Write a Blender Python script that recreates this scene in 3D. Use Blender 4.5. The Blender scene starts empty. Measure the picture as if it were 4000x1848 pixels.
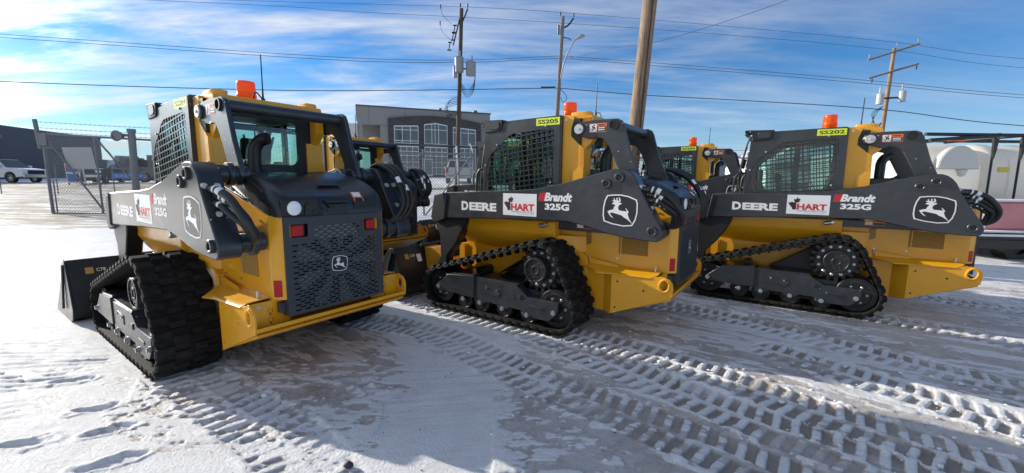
import bpy, math, random, mathutils
import numpy as np
from mathutils import Vector, Matrix
from mathutils.geometry import tessellate_polygon
R=math.radians; PI=math.pi
random.seed(7)
# ---------------------------------------------------------------- camera / sky / sun
S=bpy.context.scene; C=S.collection
cam=bpy.data.cameras.new('camera'); co=bpy.data.objects.new('camera',cam); C.objects.link(co); S.camera=co
cam.sensor_width=36; cam.lens=36*1620.2/4000; cam.clip_start=.05; cam.clip_end=3000
pt,rl=R(7.65),R(.55)
fw=Vector((0,math.cos(pt),-math.sin(pt))); up=Vector((0,math.sin(pt),math.cos(pt))); rt=Vector((1,0,0))
cr=rt*math.cos(rl)+up*math.sin(rl); cu=-rt*math.sin(rl)+up*math.cos(rl)
m=Matrix((cr,cu,-fw)).transposed().to_4x4(); m.translation=Vector((0,0,1.435)); co.matrix_world=m
EL=R(20); AZ=Vector((-.917,.40,0)).normalized()          # direction towards the sun
W=bpy.data.worlds.new('World'); S.world=W; W.use_nodes=True
nt=W.node_tree; nt.nodes.clear()
def N(nt,t,**k):
    n=nt.nodes.new(t)
    for a,b in k.items():
        if a=='inp':
            for i,v in b.items(): n.inputs[i].default_value=v
        else: setattr(n,a,b)
    return n
L=lambda nt,a,b: nt.links.new(a,b)
out=N(nt,'ShaderNodeOutputWorld'); bg=N(nt,'ShaderNodeBackground',inp={1:.14})
sky=N(nt,'ShaderNodeTexSky',sky_type='NISHITA',sun_disc=False,sun_elevation=EL,air_density=1.0,dust_density=.25,ozone_density=4.0)
sky.sun_rotation=math.atan2(AZ.x,AZ.y)
tc=N(nt,'ShaderNodeTexCoord'); sx=N(nt,'ShaderNodeSeparateXYZ'); L(nt,tc.outputs['Generated'],sx.inputs[0])
zc=N(nt,'ShaderNodeMath',operation='MAXIMUM',inp={1:.0}); L(nt,sx.outputs[2],zc.inputs[0])
za=N(nt,'ShaderNodeMath',operation='ADD',inp={1:.16}); L(nt,zc.outputs[0],za.inputs[0])
dv=N(nt,'ShaderNodeVectorMath',operation='DIVIDE'); L(nt,tc.outputs['Generated'],dv.inputs[0])
cb=N(nt,'ShaderNodeCombineXYZ'); 
for i in range(3): L(nt,za.outputs[0],cb.inputs[i])
L(nt,cb.outputs[0],dv.inputs[1])
def cloud(rot,scale,loc,nscale,lo,hi,dist,det=8,rough=.6):
    mp=N(nt,'ShaderNodeMapping'); mp.inputs['Rotation'].default_value=(0,0,R(rot)); mp.inputs['Scale'].default_value=scale; mp.inputs['Location'].default_value=loc
    L(nt,dv.outputs[0],mp.inputs[0])
    n=N(nt,'ShaderNodeTexNoise',inp={'Scale':nscale,'Detail':det,'Roughness':rough,'Distortion':dist}); L(nt,mp.outputs[0],n.inputs['Vector'])
    r=N(nt,'ShaderNodeMapRange',inp={1:lo,2:hi}); r.interpolation_type='SMOOTHSTEP'; L(nt,n.outputs[0],r.inputs[0]); return r.outputs[0]
c1=cloud(28,(.55,1.5,.0),(3.1,1.2,0),1.25,.42,.72,.5)
c2=cloud(16,(.5,2.6,.0),(7.3,.4,0),2.1,.38,.85,.4,10,.62)
mx=N(nt,'ShaderNodeMath',operation='MULTIPLY_ADD',inp={1:.5}); L(nt,c2,mx.inputs[0]); 
c1s=N(nt,'ShaderNodeMath',operation='MULTIPLY',inp={1:.75}); L(nt,c1,c1s.inputs[0]); L(nt,c1s.outputs[0],mx.inputs[2])
# more cloud on the sun side (left), clear on the right
lx=N(nt,'ShaderNodeMapRange',inp={1:.75,2:-.55,3:.10,4:1.0}); L(nt,sx.outputs[0],lx.inputs[0])
mm=N(nt,'ShaderNodeMath',operation='MULTIPLY'); L(nt,mx.outputs[0],mm.inputs[0]); L(nt,lx.outputs[0],mm.inputs[1])
by_=N(nt,'ShaderNodeMapRange',inp={1:.05,2:-.5,3:0,4:.22}); L(nt,sx.outputs[1],by_.inputs[0])      # unseen cloud bank behind the viewer, added as neutral fill for the shade
hz=N(nt,'ShaderNodeMapRange',inp={1:0,2:.22,3:.30,4:0}); L(nt,sx.outputs[2],hz.inputs[0]); hm=N(nt,'ShaderNodeMath',operation='ADD'); L(nt,mm.outputs[0],hm.inputs[0]); L(nt,hz.outputs[0],hm.inputs[1]); mm=hm
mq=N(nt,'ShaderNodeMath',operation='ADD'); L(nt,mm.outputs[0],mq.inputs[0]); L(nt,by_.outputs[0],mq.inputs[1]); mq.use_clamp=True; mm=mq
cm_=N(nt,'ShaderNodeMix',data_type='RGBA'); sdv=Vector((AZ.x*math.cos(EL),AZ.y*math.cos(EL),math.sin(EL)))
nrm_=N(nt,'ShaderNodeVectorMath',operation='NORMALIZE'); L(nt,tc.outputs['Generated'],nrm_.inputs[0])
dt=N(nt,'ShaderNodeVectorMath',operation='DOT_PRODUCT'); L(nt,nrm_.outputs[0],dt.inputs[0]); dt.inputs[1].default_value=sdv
ag=N(nt,'ShaderNodeMapRange',inp={1:.90,2:1.0,3:0,4:1}); L(nt,dt.outputs['Value'],ag.inputs[0])  # extra cloud glow round the sun, added to brighten shade and sheen
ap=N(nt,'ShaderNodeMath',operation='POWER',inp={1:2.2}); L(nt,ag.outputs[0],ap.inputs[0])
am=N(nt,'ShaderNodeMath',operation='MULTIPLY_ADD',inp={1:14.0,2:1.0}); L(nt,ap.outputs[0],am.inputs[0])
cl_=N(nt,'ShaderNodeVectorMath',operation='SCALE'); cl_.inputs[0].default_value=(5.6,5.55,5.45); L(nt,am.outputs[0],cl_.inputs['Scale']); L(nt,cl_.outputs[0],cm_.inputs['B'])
tn=N(nt,'ShaderNodeMix',data_type='RGBA',blend_type='MULTIPLY'); tn.inputs['Factor'].default_value=1; tn.inputs['B'].default_value=(.33,.62,.84,1)
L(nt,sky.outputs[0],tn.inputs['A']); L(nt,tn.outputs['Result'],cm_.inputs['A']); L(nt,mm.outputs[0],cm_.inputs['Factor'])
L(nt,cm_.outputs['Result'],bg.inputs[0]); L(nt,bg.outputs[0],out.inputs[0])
sun=bpy.data.lights.new('sun','SUN'); so=bpy.data.objects.new('sun',sun); C.objects.link(so)
sun.energy=4.6; sun.angle=R(.5); sun.color=(1,.93,.82)
sd=Vector((AZ.x*math.cos(EL),AZ.y*math.cos(EL),math.sin(EL))); so.rotation_euler=sd.to_track_quat('Z','Y').to_euler(); so.location=(-10,5,10)
S.view_settings.view_transform='Standard'; S.view_settings.look='None'; S.view_settings.exposure=.34; S.view_settings.gamma=1
S.render.engine='CYCLES'; S.cycles.max_bounces=8; S.cycles.transparent_max_bounces=24

# ---------------------------------------------------------------- materials
MATS={}
def mat(name,col,rough=.5,metal=0,noise=0,nscale=30,bump=0,bscale=60,spec=.5,coat=0,dust=0,rn=.0,emit=None,specks=0):
    if name in MATS: return MATS[name]
    M=bpy.data.materials.new(name); M.use_nodes=True; t=M.node_tree; b=t.nodes['Principled BSDF']
    b.inputs['Base Color'].default_value=(*col,1); b.inputs['Roughness'].default_value=rough; b.inputs['Metallic'].default_value=metal
    b.inputs['Specular IOR Level'].default_value=spec; b.inputs['Coat Weight'].default_value=coat; b.inputs['Coat Roughness'].default_value=.15
    if emit: b.inputs['Emission Color'].default_value=(*emit[0],1); b.inputs['Emission Strength'].default_value=emit[1]
    tcn=N(t,'ShaderNodeTexCoord')
    if noise or rn or dust:
        n=N(t,'ShaderNodeTexNoise',inp={'Scale':nscale,'Detail':6,'Roughness':.6}); L(t,tcn.outputs['Object'],n.inputs['Vector'])
        n2=N(t,'ShaderNodeTexNoise',inp={'Scale':nscale*.13,'Detail':4}); L(t,tcn.outputs['Object'],n2.inputs['Vector'])
        av=N(t,'ShaderNodeMath',operation='ADD'); L(t,n.outputs[0],av.inputs[0]); L(t,n2.outputs[0],av.inputs[1])
        if noise:
            r=N(t,'ShaderNodeMapRange',inp={1:.6,2:1.4,3:1-noise,4:1+noise}); L(t,av.outputs[0],r.inputs[0])
            mlt=N(t,'ShaderNodeMix',data_type='RGBA',blend_type='MULTIPLY'); mlt.inputs['Factor'].default_value=1; mlt.inputs['A'].default_value=(*col,1); L(t,r.outputs[0],mlt.inputs['B'])
            src=mlt.outputs['Result']
            if dust:
                rr=N(t,'ShaderNodeMapRange',inp={1:.95,2:1.35,3:0,4:dust}); L(t,av.outputs[0],rr.inputs[0])
                dm=N(t,'ShaderNodeMix',data_type='RGBA'); dm.inputs['B'].default_value=(.34,.30,.26,1); L(t,src,dm.inputs['A']); L(t,rr.outputs[0],dm.inputs['Factor']); src=dm.outputs['Result']
            if specks:      # dried salt and snow spots
                vz=N(t,'ShaderNodeTexVoronoi',inp={'Scale':34.0,'Randomness':1.0}); L(t,tcn.outputs['Object'],vz.inputs['Vector'])
                sc_=N(t,'ShaderNodeSeparateColor'); L(t,vz.outputs['Color'],sc_.inputs[0])
                th=N(t,'ShaderNodeMath',operation='MULTIPLY',inp={1:.20}); L(t,sc_.outputs[0],th.inputs[0])
                lt=N(t,'ShaderNodeMath',operation='LESS_THAN'); L(t,vz.outputs['Distance'],lt.inputs[0]); L(t,th.outputs[0],lt.inputs[1])
                on=N(t,'ShaderNodeMath',operation='GREATER_THAN',inp={1:.90}); L(t,sc_.outputs[1],on.inputs[0])
                mu=N(t,'ShaderNodeMath',operation='MULTIPLY'); L(t,lt.outputs[0],mu.inputs[0]); L(t,on.outputs[0],mu.inputs[1])
                mu2=N(t,'ShaderNodeMath',operation='MULTIPLY',inp={1:specks}); L(t,mu.outputs[0],mu2.inputs[0])
                dm=N(t,'ShaderNodeMix',data_type='RGBA'); dm.inputs['B'].default_value=(.62,.62,.62,1); L(t,src,dm.inputs['A']); L(t,mu2.outputs[0],dm.inputs['Factor']); src=dm.outputs['Result']
            L(t,src,b.inputs['Base Color'])
        if rn:
            r=N(t,'ShaderNodeMapRange',inp={1:.6,2:1.4,3:max(.05,rough-rn),4:rough+rn}); L(t,av.outputs[0],r.inputs[0]); L(t,r.outputs[0],b.inputs['Roughness'])
    if bump:
        n=N(t,'ShaderNodeTexNoise',inp={'Scale':bscale,'Detail':5}); L(t,tcn.outputs['Object'],n.inputs['Vector'])
        bm=N(t,'ShaderNodeBump',inp={'Strength':bump,'Distance':.01}); L(t,n.outputs[0],bm.inputs['Height']); L(t,bm.outputs[0],b.inputs['Normal'])
    MATS[name]=M; return M
YEL=mat('yellow_paint',(.82,.38,.010),.36,noise=.07,nscale=9,dust=.10,rn=.10,coat=.25,bump=.04,bscale=150,specks=.45)
GRY=mat('charcoal_paint',(.024,.028,.033),.36,noise=.12,nscale=12,dust=.05,rn=.08,bump=.03,bscale=120,coat=.24,specks=.8)
GR2=mat('grille_grey',(.038,.043,.050),.5,noise=.1,nscale=20,dust=.06,rn=.08)
BLK=mat('black_plastic',(.010,.011,.012),.45,noise=.15,nscale=20,rn=.1)
HOODM=mat('hood_plastic',(.020,.023,.027),.32,noise=.15,nscale=14,dust=.05,rn=.12)
RUB=mat('track_rubber',(.007,.0069,.0067),.75,noise=.3,nscale=25,dust=.07,bump=.25,bscale=90,rn=.1,spec=.3)
STL=mat('zinc_steel',(.55,.57,.58),.32,metal=.85,noise=.1)
UND=mat('undercarriage_black',(.009,.0095,.010),.4,noise=.3,nscale=18,dust=.10,rn=.12)
WHT=mat('white_vinyl',(.80,.80,.79),.4); RED=mat('red_vinyl',(.62,.02,.025),.4); BLV=mat('black_vinyl',(.012,.012,.013),.35)
RLF=mat('red_reflector',(.45,.010,.016),.4,spec=.3); TLM=mat('tail_lens',(.42,.006,.010),.35,coat=.1,spec=.3)
LIME=mat('lime_label',(.72,.86,.03),.45); ORG=mat('orange_vinyl',(.85,.20,.03),.4); BLU=mat('blue_vinyl',(.02,.10,.42),.35)
FAN=mat('fan_plastic',(.30,.31,.25),.6); SILV=mat('grey_disc',(.55,.55,.53),.4,metal=.3); LENS=mat('clear_lens',(.92,.93,.92),.3,coat=.5)
GOLD=mat('gold_label',(.45,.27,.07),.4); SEAT=mat('seat_vinyl',(.02,.02,.022),.6)
def glassm(name,tint,gl=.12):
    M=bpy.data.materials.new(name); M.use_nodes=True; t=M.node_tree; t.nodes.clear()
    o=N(t,'ShaderNodeOutputMaterial'); tr=N(t,'ShaderNodeBsdfTransparent'); tr.inputs[0].default_value=(*tint,1); g=N(t,'ShaderNodeBsdfGlossy'); g.inputs['Roughness'].default_value=.03
    f=N(t,'ShaderNodeLayerWeight',inp={0:.25}); mp=N(t,'ShaderNodeMapRange',inp={3:gl*.5,4:.75}); L(t,f.outputs['Fresnel'],mp.inputs[0])
    mx=N(t,'ShaderNodeMixShader'); L(t,mp.outputs[0],mx.inputs[0]); L(t,tr.outputs[0],mx.inputs[1]); L(t,g.outputs[0],mx.inputs[2]); L(t,mx.outputs[0],o.inputs[0]); return M
GLS=glassm('cab_glass',(.52,.72,.67)); CARG=mat('car_glass',(.02,.025,.03),.08,coat=.5)
AMB=mat('amber_lens',(1.0,.20,.004),.25,coat=.6)
t_=AMB.node_tree; b=t_.nodes['Principled BSDF']; trl=N(t_,'ShaderNodeBsdfTranslucent'); trl.inputs[0].default_value=(1.0,.22,.004,1); msx=N(t_,'ShaderNodeMixShader',inp={0:.55})
L(t_,b.outputs[0],msx.inputs[1]); L(t_,trl.outputs[0],msx.inputs[2]); L(t_,msx.outputs[0],t_.nodes['Material Output'].inputs[0])


# ---------------------------------------------------------------- mesh helpers
class MB:
    def __init__(s): s.v=[]; s.f=[]; s.mi=[]; s.cur=0; s.marks=[]
    def mark(s): s.marks.append((len(s.v),len(s.f))); return s
    def add(s,vs,fs):
        o=len(s.v); s.v+= [tuple(p) for p in vs]; s.f+=[tuple(o+i for i in q) for q in fs]; s.mi+=[s.cur]*len(fs); return s
    def prism(s,poly,lo,hi,ax='y',holes=()):
        """poly in the plane across ax: y->(x,z) x->(y,z) z->(x,y)"""
        mp={'y':lambda a,b,c:(a,c,b),'x':lambda a,b,c:(c,a,b),'z':lambda a,b,c:(a,b,c)}[ax]
        rings=[list(poly)]+[list(h) for h in holes]
        flat=[p for r in rings for p in r]; n=len(flat)
        vs=[mp(p[0],p[1],lo) for p in flat]+[mp(p[0],p[1],hi) for p in flat]; fs=[]
        if holes:
            tr=tessellate_polygon([[Vector((p[0],p[1],0)) for p in r] for r in rings])
            for t in tr: fs.append(tuple(t)); fs.append(tuple(n+i for i in reversed(t)))
        else: fs.append(tuple(range(n))); fs.append(tuple(reversed(range(n,2*n))))
        o=0
        for r in rings:
            k=len(r)
            for i in range(k): j=(i+1)%k; fs.append((o+i,o+j,n+o+j,n+o+i))
            o+=k
        return s.add(vs,fs)
    def box(s,x0,x1,y0,y1,z0,z1):
        return s.prism([(x0,z0),(x1,z0),(x1,z1),(x0,z1)],y0,y1)
    def cyl(s,p,q,r,r2=None,n=20,cap=True):
        p=Vector(p);q=Vector(q);r2=r if r2 is None else r2; d=(q-p).normalized(); a=d.orthogonal().normalized(); b=d.cross(a)
        vs=[];
        for c,rr in((p,r),(q,r2)):
            for i in range(n): t=2*PI*i/n; vs.append(c+rr*(a*math.cos(t)+b*math.sin(t)))
        fs=[(i,(i+1)%n,n+(i+1)%n,n+i) for i in range(n)]
        if cap: fs+= [tuple(reversed(range(n))),tuple(range(n,2*n))]
        return s.add(vs,fs)
    def ring(s,p,q,ro,ri,n=24):
        p=Vector(p);q=Vector(q); d=(q-p).normalized(); a=d.orthogonal().normalized(); b=d.cross(a); vs=[]
        for c,rr in((p,ro),(q,ro),(q,ri),(p,ri)):
            for i in range(n): t=2*PI*i/n; vs.append(c+rr*(a*math.cos(t)+b*math.sin(t)))
        fs=[]
        for k in range(4):
            for i in range(n): j=(i+1)%n; k2=(k+1)%4; fs.append((k*n+i,k*n+j,k2*n+j,k2*n+i))
        return s.add(vs,fs)
    def tube(s,pts,r,n=10,rib=0,smooth=4):
        P=[Vector(p) for p in pts]
        if smooth and len(P)>2:
            Q=[];E=[P[0]*2-P[1]]+P+[P[-1]*2-P[-2]]
            for i in range(1,len(E)-2):
                for k in range(smooth):
                    t=k/smooth; a,b_,c,d=E[i-1],E[i],E[i+1],E[i+2]
                    Q.append(.5*((2*b_)+(c-a)*t+(2*a-5*b_+4*c-d)*t*t+(3*b_-a-3*c+d)*t**3))
            P=Q+[P[-1]]
        if rib:
            Q=[]
            for i in range(len(P)-1):
                k=max(1,int((P[i+1]-P[i]).length/rib*2))
                for j in range(k): Q.append(P[i].lerp(P[i+1],j/k))
            P=Q+[P[-1]]
        vs=[];a=None;m=len(P)
        for i,p in enumerate(P):
            d=(P[min(i+1,m-1)]-P[max(i-1,0)]).normalized()
            a=d.orthogonal().normalized() if a is None else (a-d*a.dot(d)).normalized()
            b_=d.cross(a); rr=float(np.interp(i/(m-1),np.linspace(0,1,len(r)),r)) if isinstance(r,list) else r
            if rib: rr=rr*(1+.05*(i%2))
            for k in range(n): t=2*PI*k/n; vs.append(p+rr*(a*math.cos(t)+b_*math.sin(t)))
        fs=[(i*n+k,i*n+(k+1)%n,(i+1)*n+(k+1)%n,(i+1)*n+k) for i in range(m-1) for k in range(n)]
        fs+=[tuple(reversed(range(n))),tuple(range((m-1)*n,m*n))]
        return s.add(vs,fs)
    def grid(s,rows):
        n=len(rows[0]); vs=[p for r in rows for p in r]
        return s.add(vs,[(i*n+k,i*n+k+1,(i+1)*n+k+1,(i+1)*n+k) for i in range(len(rows)-1) for k in range(n-1)])
    def mirror(s,sg):
        if sg<0: s.v=[(x,-y,z) for x,y,z in s.v]; s.f=[tuple(reversed(q)) for q in s.f]
        return s
def rnd(poly,r,seg=4):
    o=[];n=len(poly)
    for i,p in enumerate(poly):
        p=Vector(p);a=Vector(poly[i-1]);b_=Vector(poly[(i+1)%n]); da=(a-p);db=(b_-p); k=min(r,da.length*.45,db.length*.45)
        A=p+da.normalized()*k;B=p+db.normalized()*k
        for j in range(seg+1): t=j/seg; q=A*(1-t)**2+p*2*t*(1-t)+B*t*t; o.append((q.x,q.y))
    return o
def sep(name,mb,mats,parent=None,**k):
    """one object for every marked piece"""
    ms=mb.marks+[(len(mb.v),len(mb.f))]; o=[]
    for (v0,f0),(v1,f1) in zip(ms,ms[1:]):
        if f1<=f0: continue
        q=MB(); q.v=mb.v[v0:v1]; q.f=[tuple(i-v0 for i in f) for f in mb.f[f0:f1]]; q.mi=mb.mi[f0:f1]; o.append(obj(name,q,mats,parent,**k))
    return o
def link_mesh(name,me,parent=None,mats=()):
    o=bpy.data.objects.new(name,me); C.objects.link(o)
    for m_ in mats: me.materials.append(m_)
    if parent: o.parent=parent
    return o
def obj(name,mb,mats,parent=None,bevel=0,smooth=True,ang=32,label=None):
    me=bpy.data.meshes.new(name); me.from_pydata(mb.v,[],mb.f); me.update()
    mats=mats if isinstance(mats,(list,tuple)) else [mats]
    o=link_mesh(name,me,None,mats)
    me.polygons.foreach_set('material_index',mb.mi)
    import bmesh
    bm=bmesh.new(); bm.from_mesh(me); bmesh.ops.recalc_face_normals(bm,faces=bm.faces); bm.to_mesh(me); bm.free()
    if bevel:
        md=o.modifiers.new('b','BEVEL'); md.width=bevel; md.segments=1; md.limit_method='ANGLE'; md.angle_limit=R(40)
        bpy.context.view_layer.update()
        dg=bpy.context.evaluated_depsgraph_get(); m2=bpy.data.meshes.new_from_object(o.evaluated_get(dg)); o.modifiers.clear(); m2.name=name; o.data=m2; me=m2
    if smooth:
        me.polygons.foreach_set('use_smooth',[True]*len(me.polygons)); me.set_sharp_from_angle(angle=R(ang))
    if parent: o.parent=parent
    if label: o['label']=label
    return o
def thing(name,label,cat,loc=(0,0,0),rz=0,group=None):
    o=bpy.data.objects.new(name,None); C.objects.link(o); o.location=loc; o.rotation_euler=(0,0,rz); o['label']=label; o['category']=cat
    if group: o['group']=group
    return o
def tag(o,label,cat,group=None):
    o['label']=label;o['category']=cat
    if group:o['group']=group
    return o
def textv(s,u0,u1,v0,v1,bold=0,shear=0,ext=.0006):
    cu_=bpy.data.curves.new('t','FONT'); cu_.body=s; cu_.size=1; cu_.offset=bold; cu_.shear=shear; cu_.resolution_u=3; cu_.extrude=0; cu_.fill_mode='BOTH'
    o=bpy.data.objects.new('t',cu_); C.objects.link(o); bpy.context.view_layer.update()
    me=bpy.data.meshes.new_from_object(o.evaluated_get(bpy.context.evaluated_depsgraph_get()))
    vs=[tuple(v.co) for v in me.vertices]; fs=[tuple(p.vertices) for p in me.polygons]
    bpy.data.objects.remove(o); bpy.data.curves.remove(cu_); bpy.data.meshes.remove(me)
    xs=[v[0] for v in vs]; ys=[v[1] for v in vs]; a,b_,c,d=min(xs),max(xs),min(ys),max(ys)
    return [(u0+(v[0]-a)/(b_-a)*(u1-u0), v0+(v[1]-c)/(d-c)*(v1-v0)) for v in vs],fs
def add2d(mb,vs,fs,fn): mb.add([fn(u,v) for u,v in vs],fs)

# ---------------------------------------------------------------- the track loader
def hexbolt(mb,x,y,z,r=.018,t=.014,ax='y',sg=1):
    d={'y':(0,t*sg,0),'x':(t*sg,0,0),'z':(0,0,t*sg)}[ax]; p=Vector((x,y,z)); mb.cyl(p,p+Vector(d)*.4,r*1.25,n=14); mb.cyl(p+Vector(d)*.4,p+Vector(d),r,n=6)
def hull(pts):
    pts=sorted(set(pts)); 
    def half(ps):
        h=[]
        for p in ps:
            while len(h)>1 and (h[-1][0]-h[-2][0])*(p[1]-h[-2][1])-(h[-1][1]-h[-2][1])*(p[0]-h[-2][0])<=0: h.pop()
            h.append(p)
        return h[:-1]
    return half(pts)+half(pts[::-1])
def resample(P,n):
    P=P+[P[0]]; D=[0]
    for a,b_ in zip(P,P[1:]): D.append(D[-1]+math.dist(a,b_))
    o=[];j=0
    for i in range(n):
        t=D[-1]*i/n
        while D[j+1]<t: j+=1
        k=(t-D[j])/(D[j+1]-D[j]); o.append((P[j][0]+(P[j+1][0]-P[j][0])*k,P[j][1]+(P[j+1][1]-P[j][1])*k))
    return o,D[-1]
SPR=(0,.6); RI=(-.2,.25); FI=(1.26,.25)
def circ(c,r,n=48,a0=0): return [(c[0]+r*math.cos(a0+2*PI*i/n),c[1]+r*math.sin(a0+2*PI*i/n)) for i in range(n)]
ARM=[(1.30,1.296),(.74,1.322),(.4,1.335),(.12,1.356),(-.02,1.383),(-.18,1.412),(-.40,1.473),(-.62,1.530),(-.67,1.541),(-.755,1.541),(-.80,1.522),(-.835,1.492),(-.866,1.45),(-.90,1.37),(-.975,1.235),(-1.083,1.06),(-1.097,1.012),(-1.088,.968),(-1.055,.944),(-.965,.945),(-.774,.958),(-.594,.986),(-.40,1.034),(-.22,1.062),(.07,1.055),(.42,1.045),(1.35,1.003)]
LINK=[(-.205,1.99),(-.32,2.002),(-.571,2.0),(-.612,1.98),(-.636,1.935),(-.652,1.88),(-.708,1.698),(-.785,1.52),(-.80,1.45),(-.75,1.40),(-.68,1.40),(-.635,1.45),(-.60,1.545),(-.545,1.66),(-.504,1.744),(-.467,1.80),(-.433,1.828),(-.368,1.838),(-.345,1.831),(-.287,1.833),(-.25,1.85),(-.2,1.862),(-.155,1.88),(-.135,1.925),(-.155,1.97)]
DEER=[(-0.621,1.176),(-0.65,1.19),(-0.672,1.193),(-0.678,1.213),(-0.692,1.235),(-0.676,1.239),(-0.660,1.243),(-0.672,1.256),(-0.701,1.259),(-0.749,1.252),(-0.739,1.241),(-0.721,1.231),(-0.715,1.207),(-0.728,1.188),(-0.755,1.185),(-0.783,1.184),(-0.798,1.181),(-0.783,1.203),(-0.782,1.213),(-0.796,1.197),(-0.81,1.18),(-0.802,1.162),(-0.814,1.126),(-0.833,1.097),(-0.849,1.074),(-0.824,1.097),(-0.795,1.12),(-0.768,1.132),(-0.752,1.147),(-0.712,1.157),(-0.682,1.164),(-0.667,1.168),(-0.642,1.162),(-0.657,1.142),(-0.679,1.12),(-0.656,1.13),(-0.636,1.153)]
ANT=[(-0.695,1.254),(-0.712,1.256),(-0.738,1.266),(-0.729,1.297),(-0.717,1.298),(-0.724,1.274),(-0.711,1.269),(-0.707,1.296),(-0.697,1.295),(-0.700,1.272),(-0.687,1.276),(-0.680,1.294),(-0.673,1.288),(-0.680,1.270),(-0.667,1.276),(-0.662,1.268),(-0.684,1.259)]
SHD=[(-0.612,1.316),(-0.666,1.323),(-0.737,1.325),(-0.808,1.312),(-0.875,1.285),(-0.884,1.251),(-0.885,1.174),(-0.871,1.109),(-0.845,1.062),(-0.765,1.053),(-0.663,1.067),(-0.589,1.088),(-0.578,1.138),(-0.579,1.209),(-0.591,1.27)]
LEAF=[(0.405,1.283),(0.394,1.261),(0.375,1.264),(0.382,1.236),(0.397,1.215),(0.412,1.224),(0.41,1.138),(0.443,1.136),(0.45,1.159),(0.477,1.192),(0.489,1.221),(0.469,1.216),(0.455,1.228),(0.445,1.222),(0.426,1.217),(0.435,1.24),(0.434,1.259),(0.412,1.256)]
def shrink(poly,c,k): return [(c[0]+(p[0]-c[0])*k,c[1]+(p[1]-c[1])*k) for p in poly]
def slanted(ax,d): return [(a,b_) for a,b_ in d]
def emblem(parent,fn,name='deer_emblem'):
    """fn maps the emblem's own (x,z,depth) to the loader's space"""
    mb=MB(); c=(-.732,1.19)
    def ly(poly,d,mi):
        mb.cur=mi; mb.add([fn(p[0],p[1],d) for p in poly],[tuple(range(len(poly)))])
    ly(shrink(SHD,c,1.03),.0008,1); ly(SHD,.0016,0); ly(shrink(SHD,c,.925),.0024,1); ly(DEER,.0032,0); ly(ANT,.0033,0)
    return obj(name,mb,[WHT,BLV],parent,smooth=False)
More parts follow.
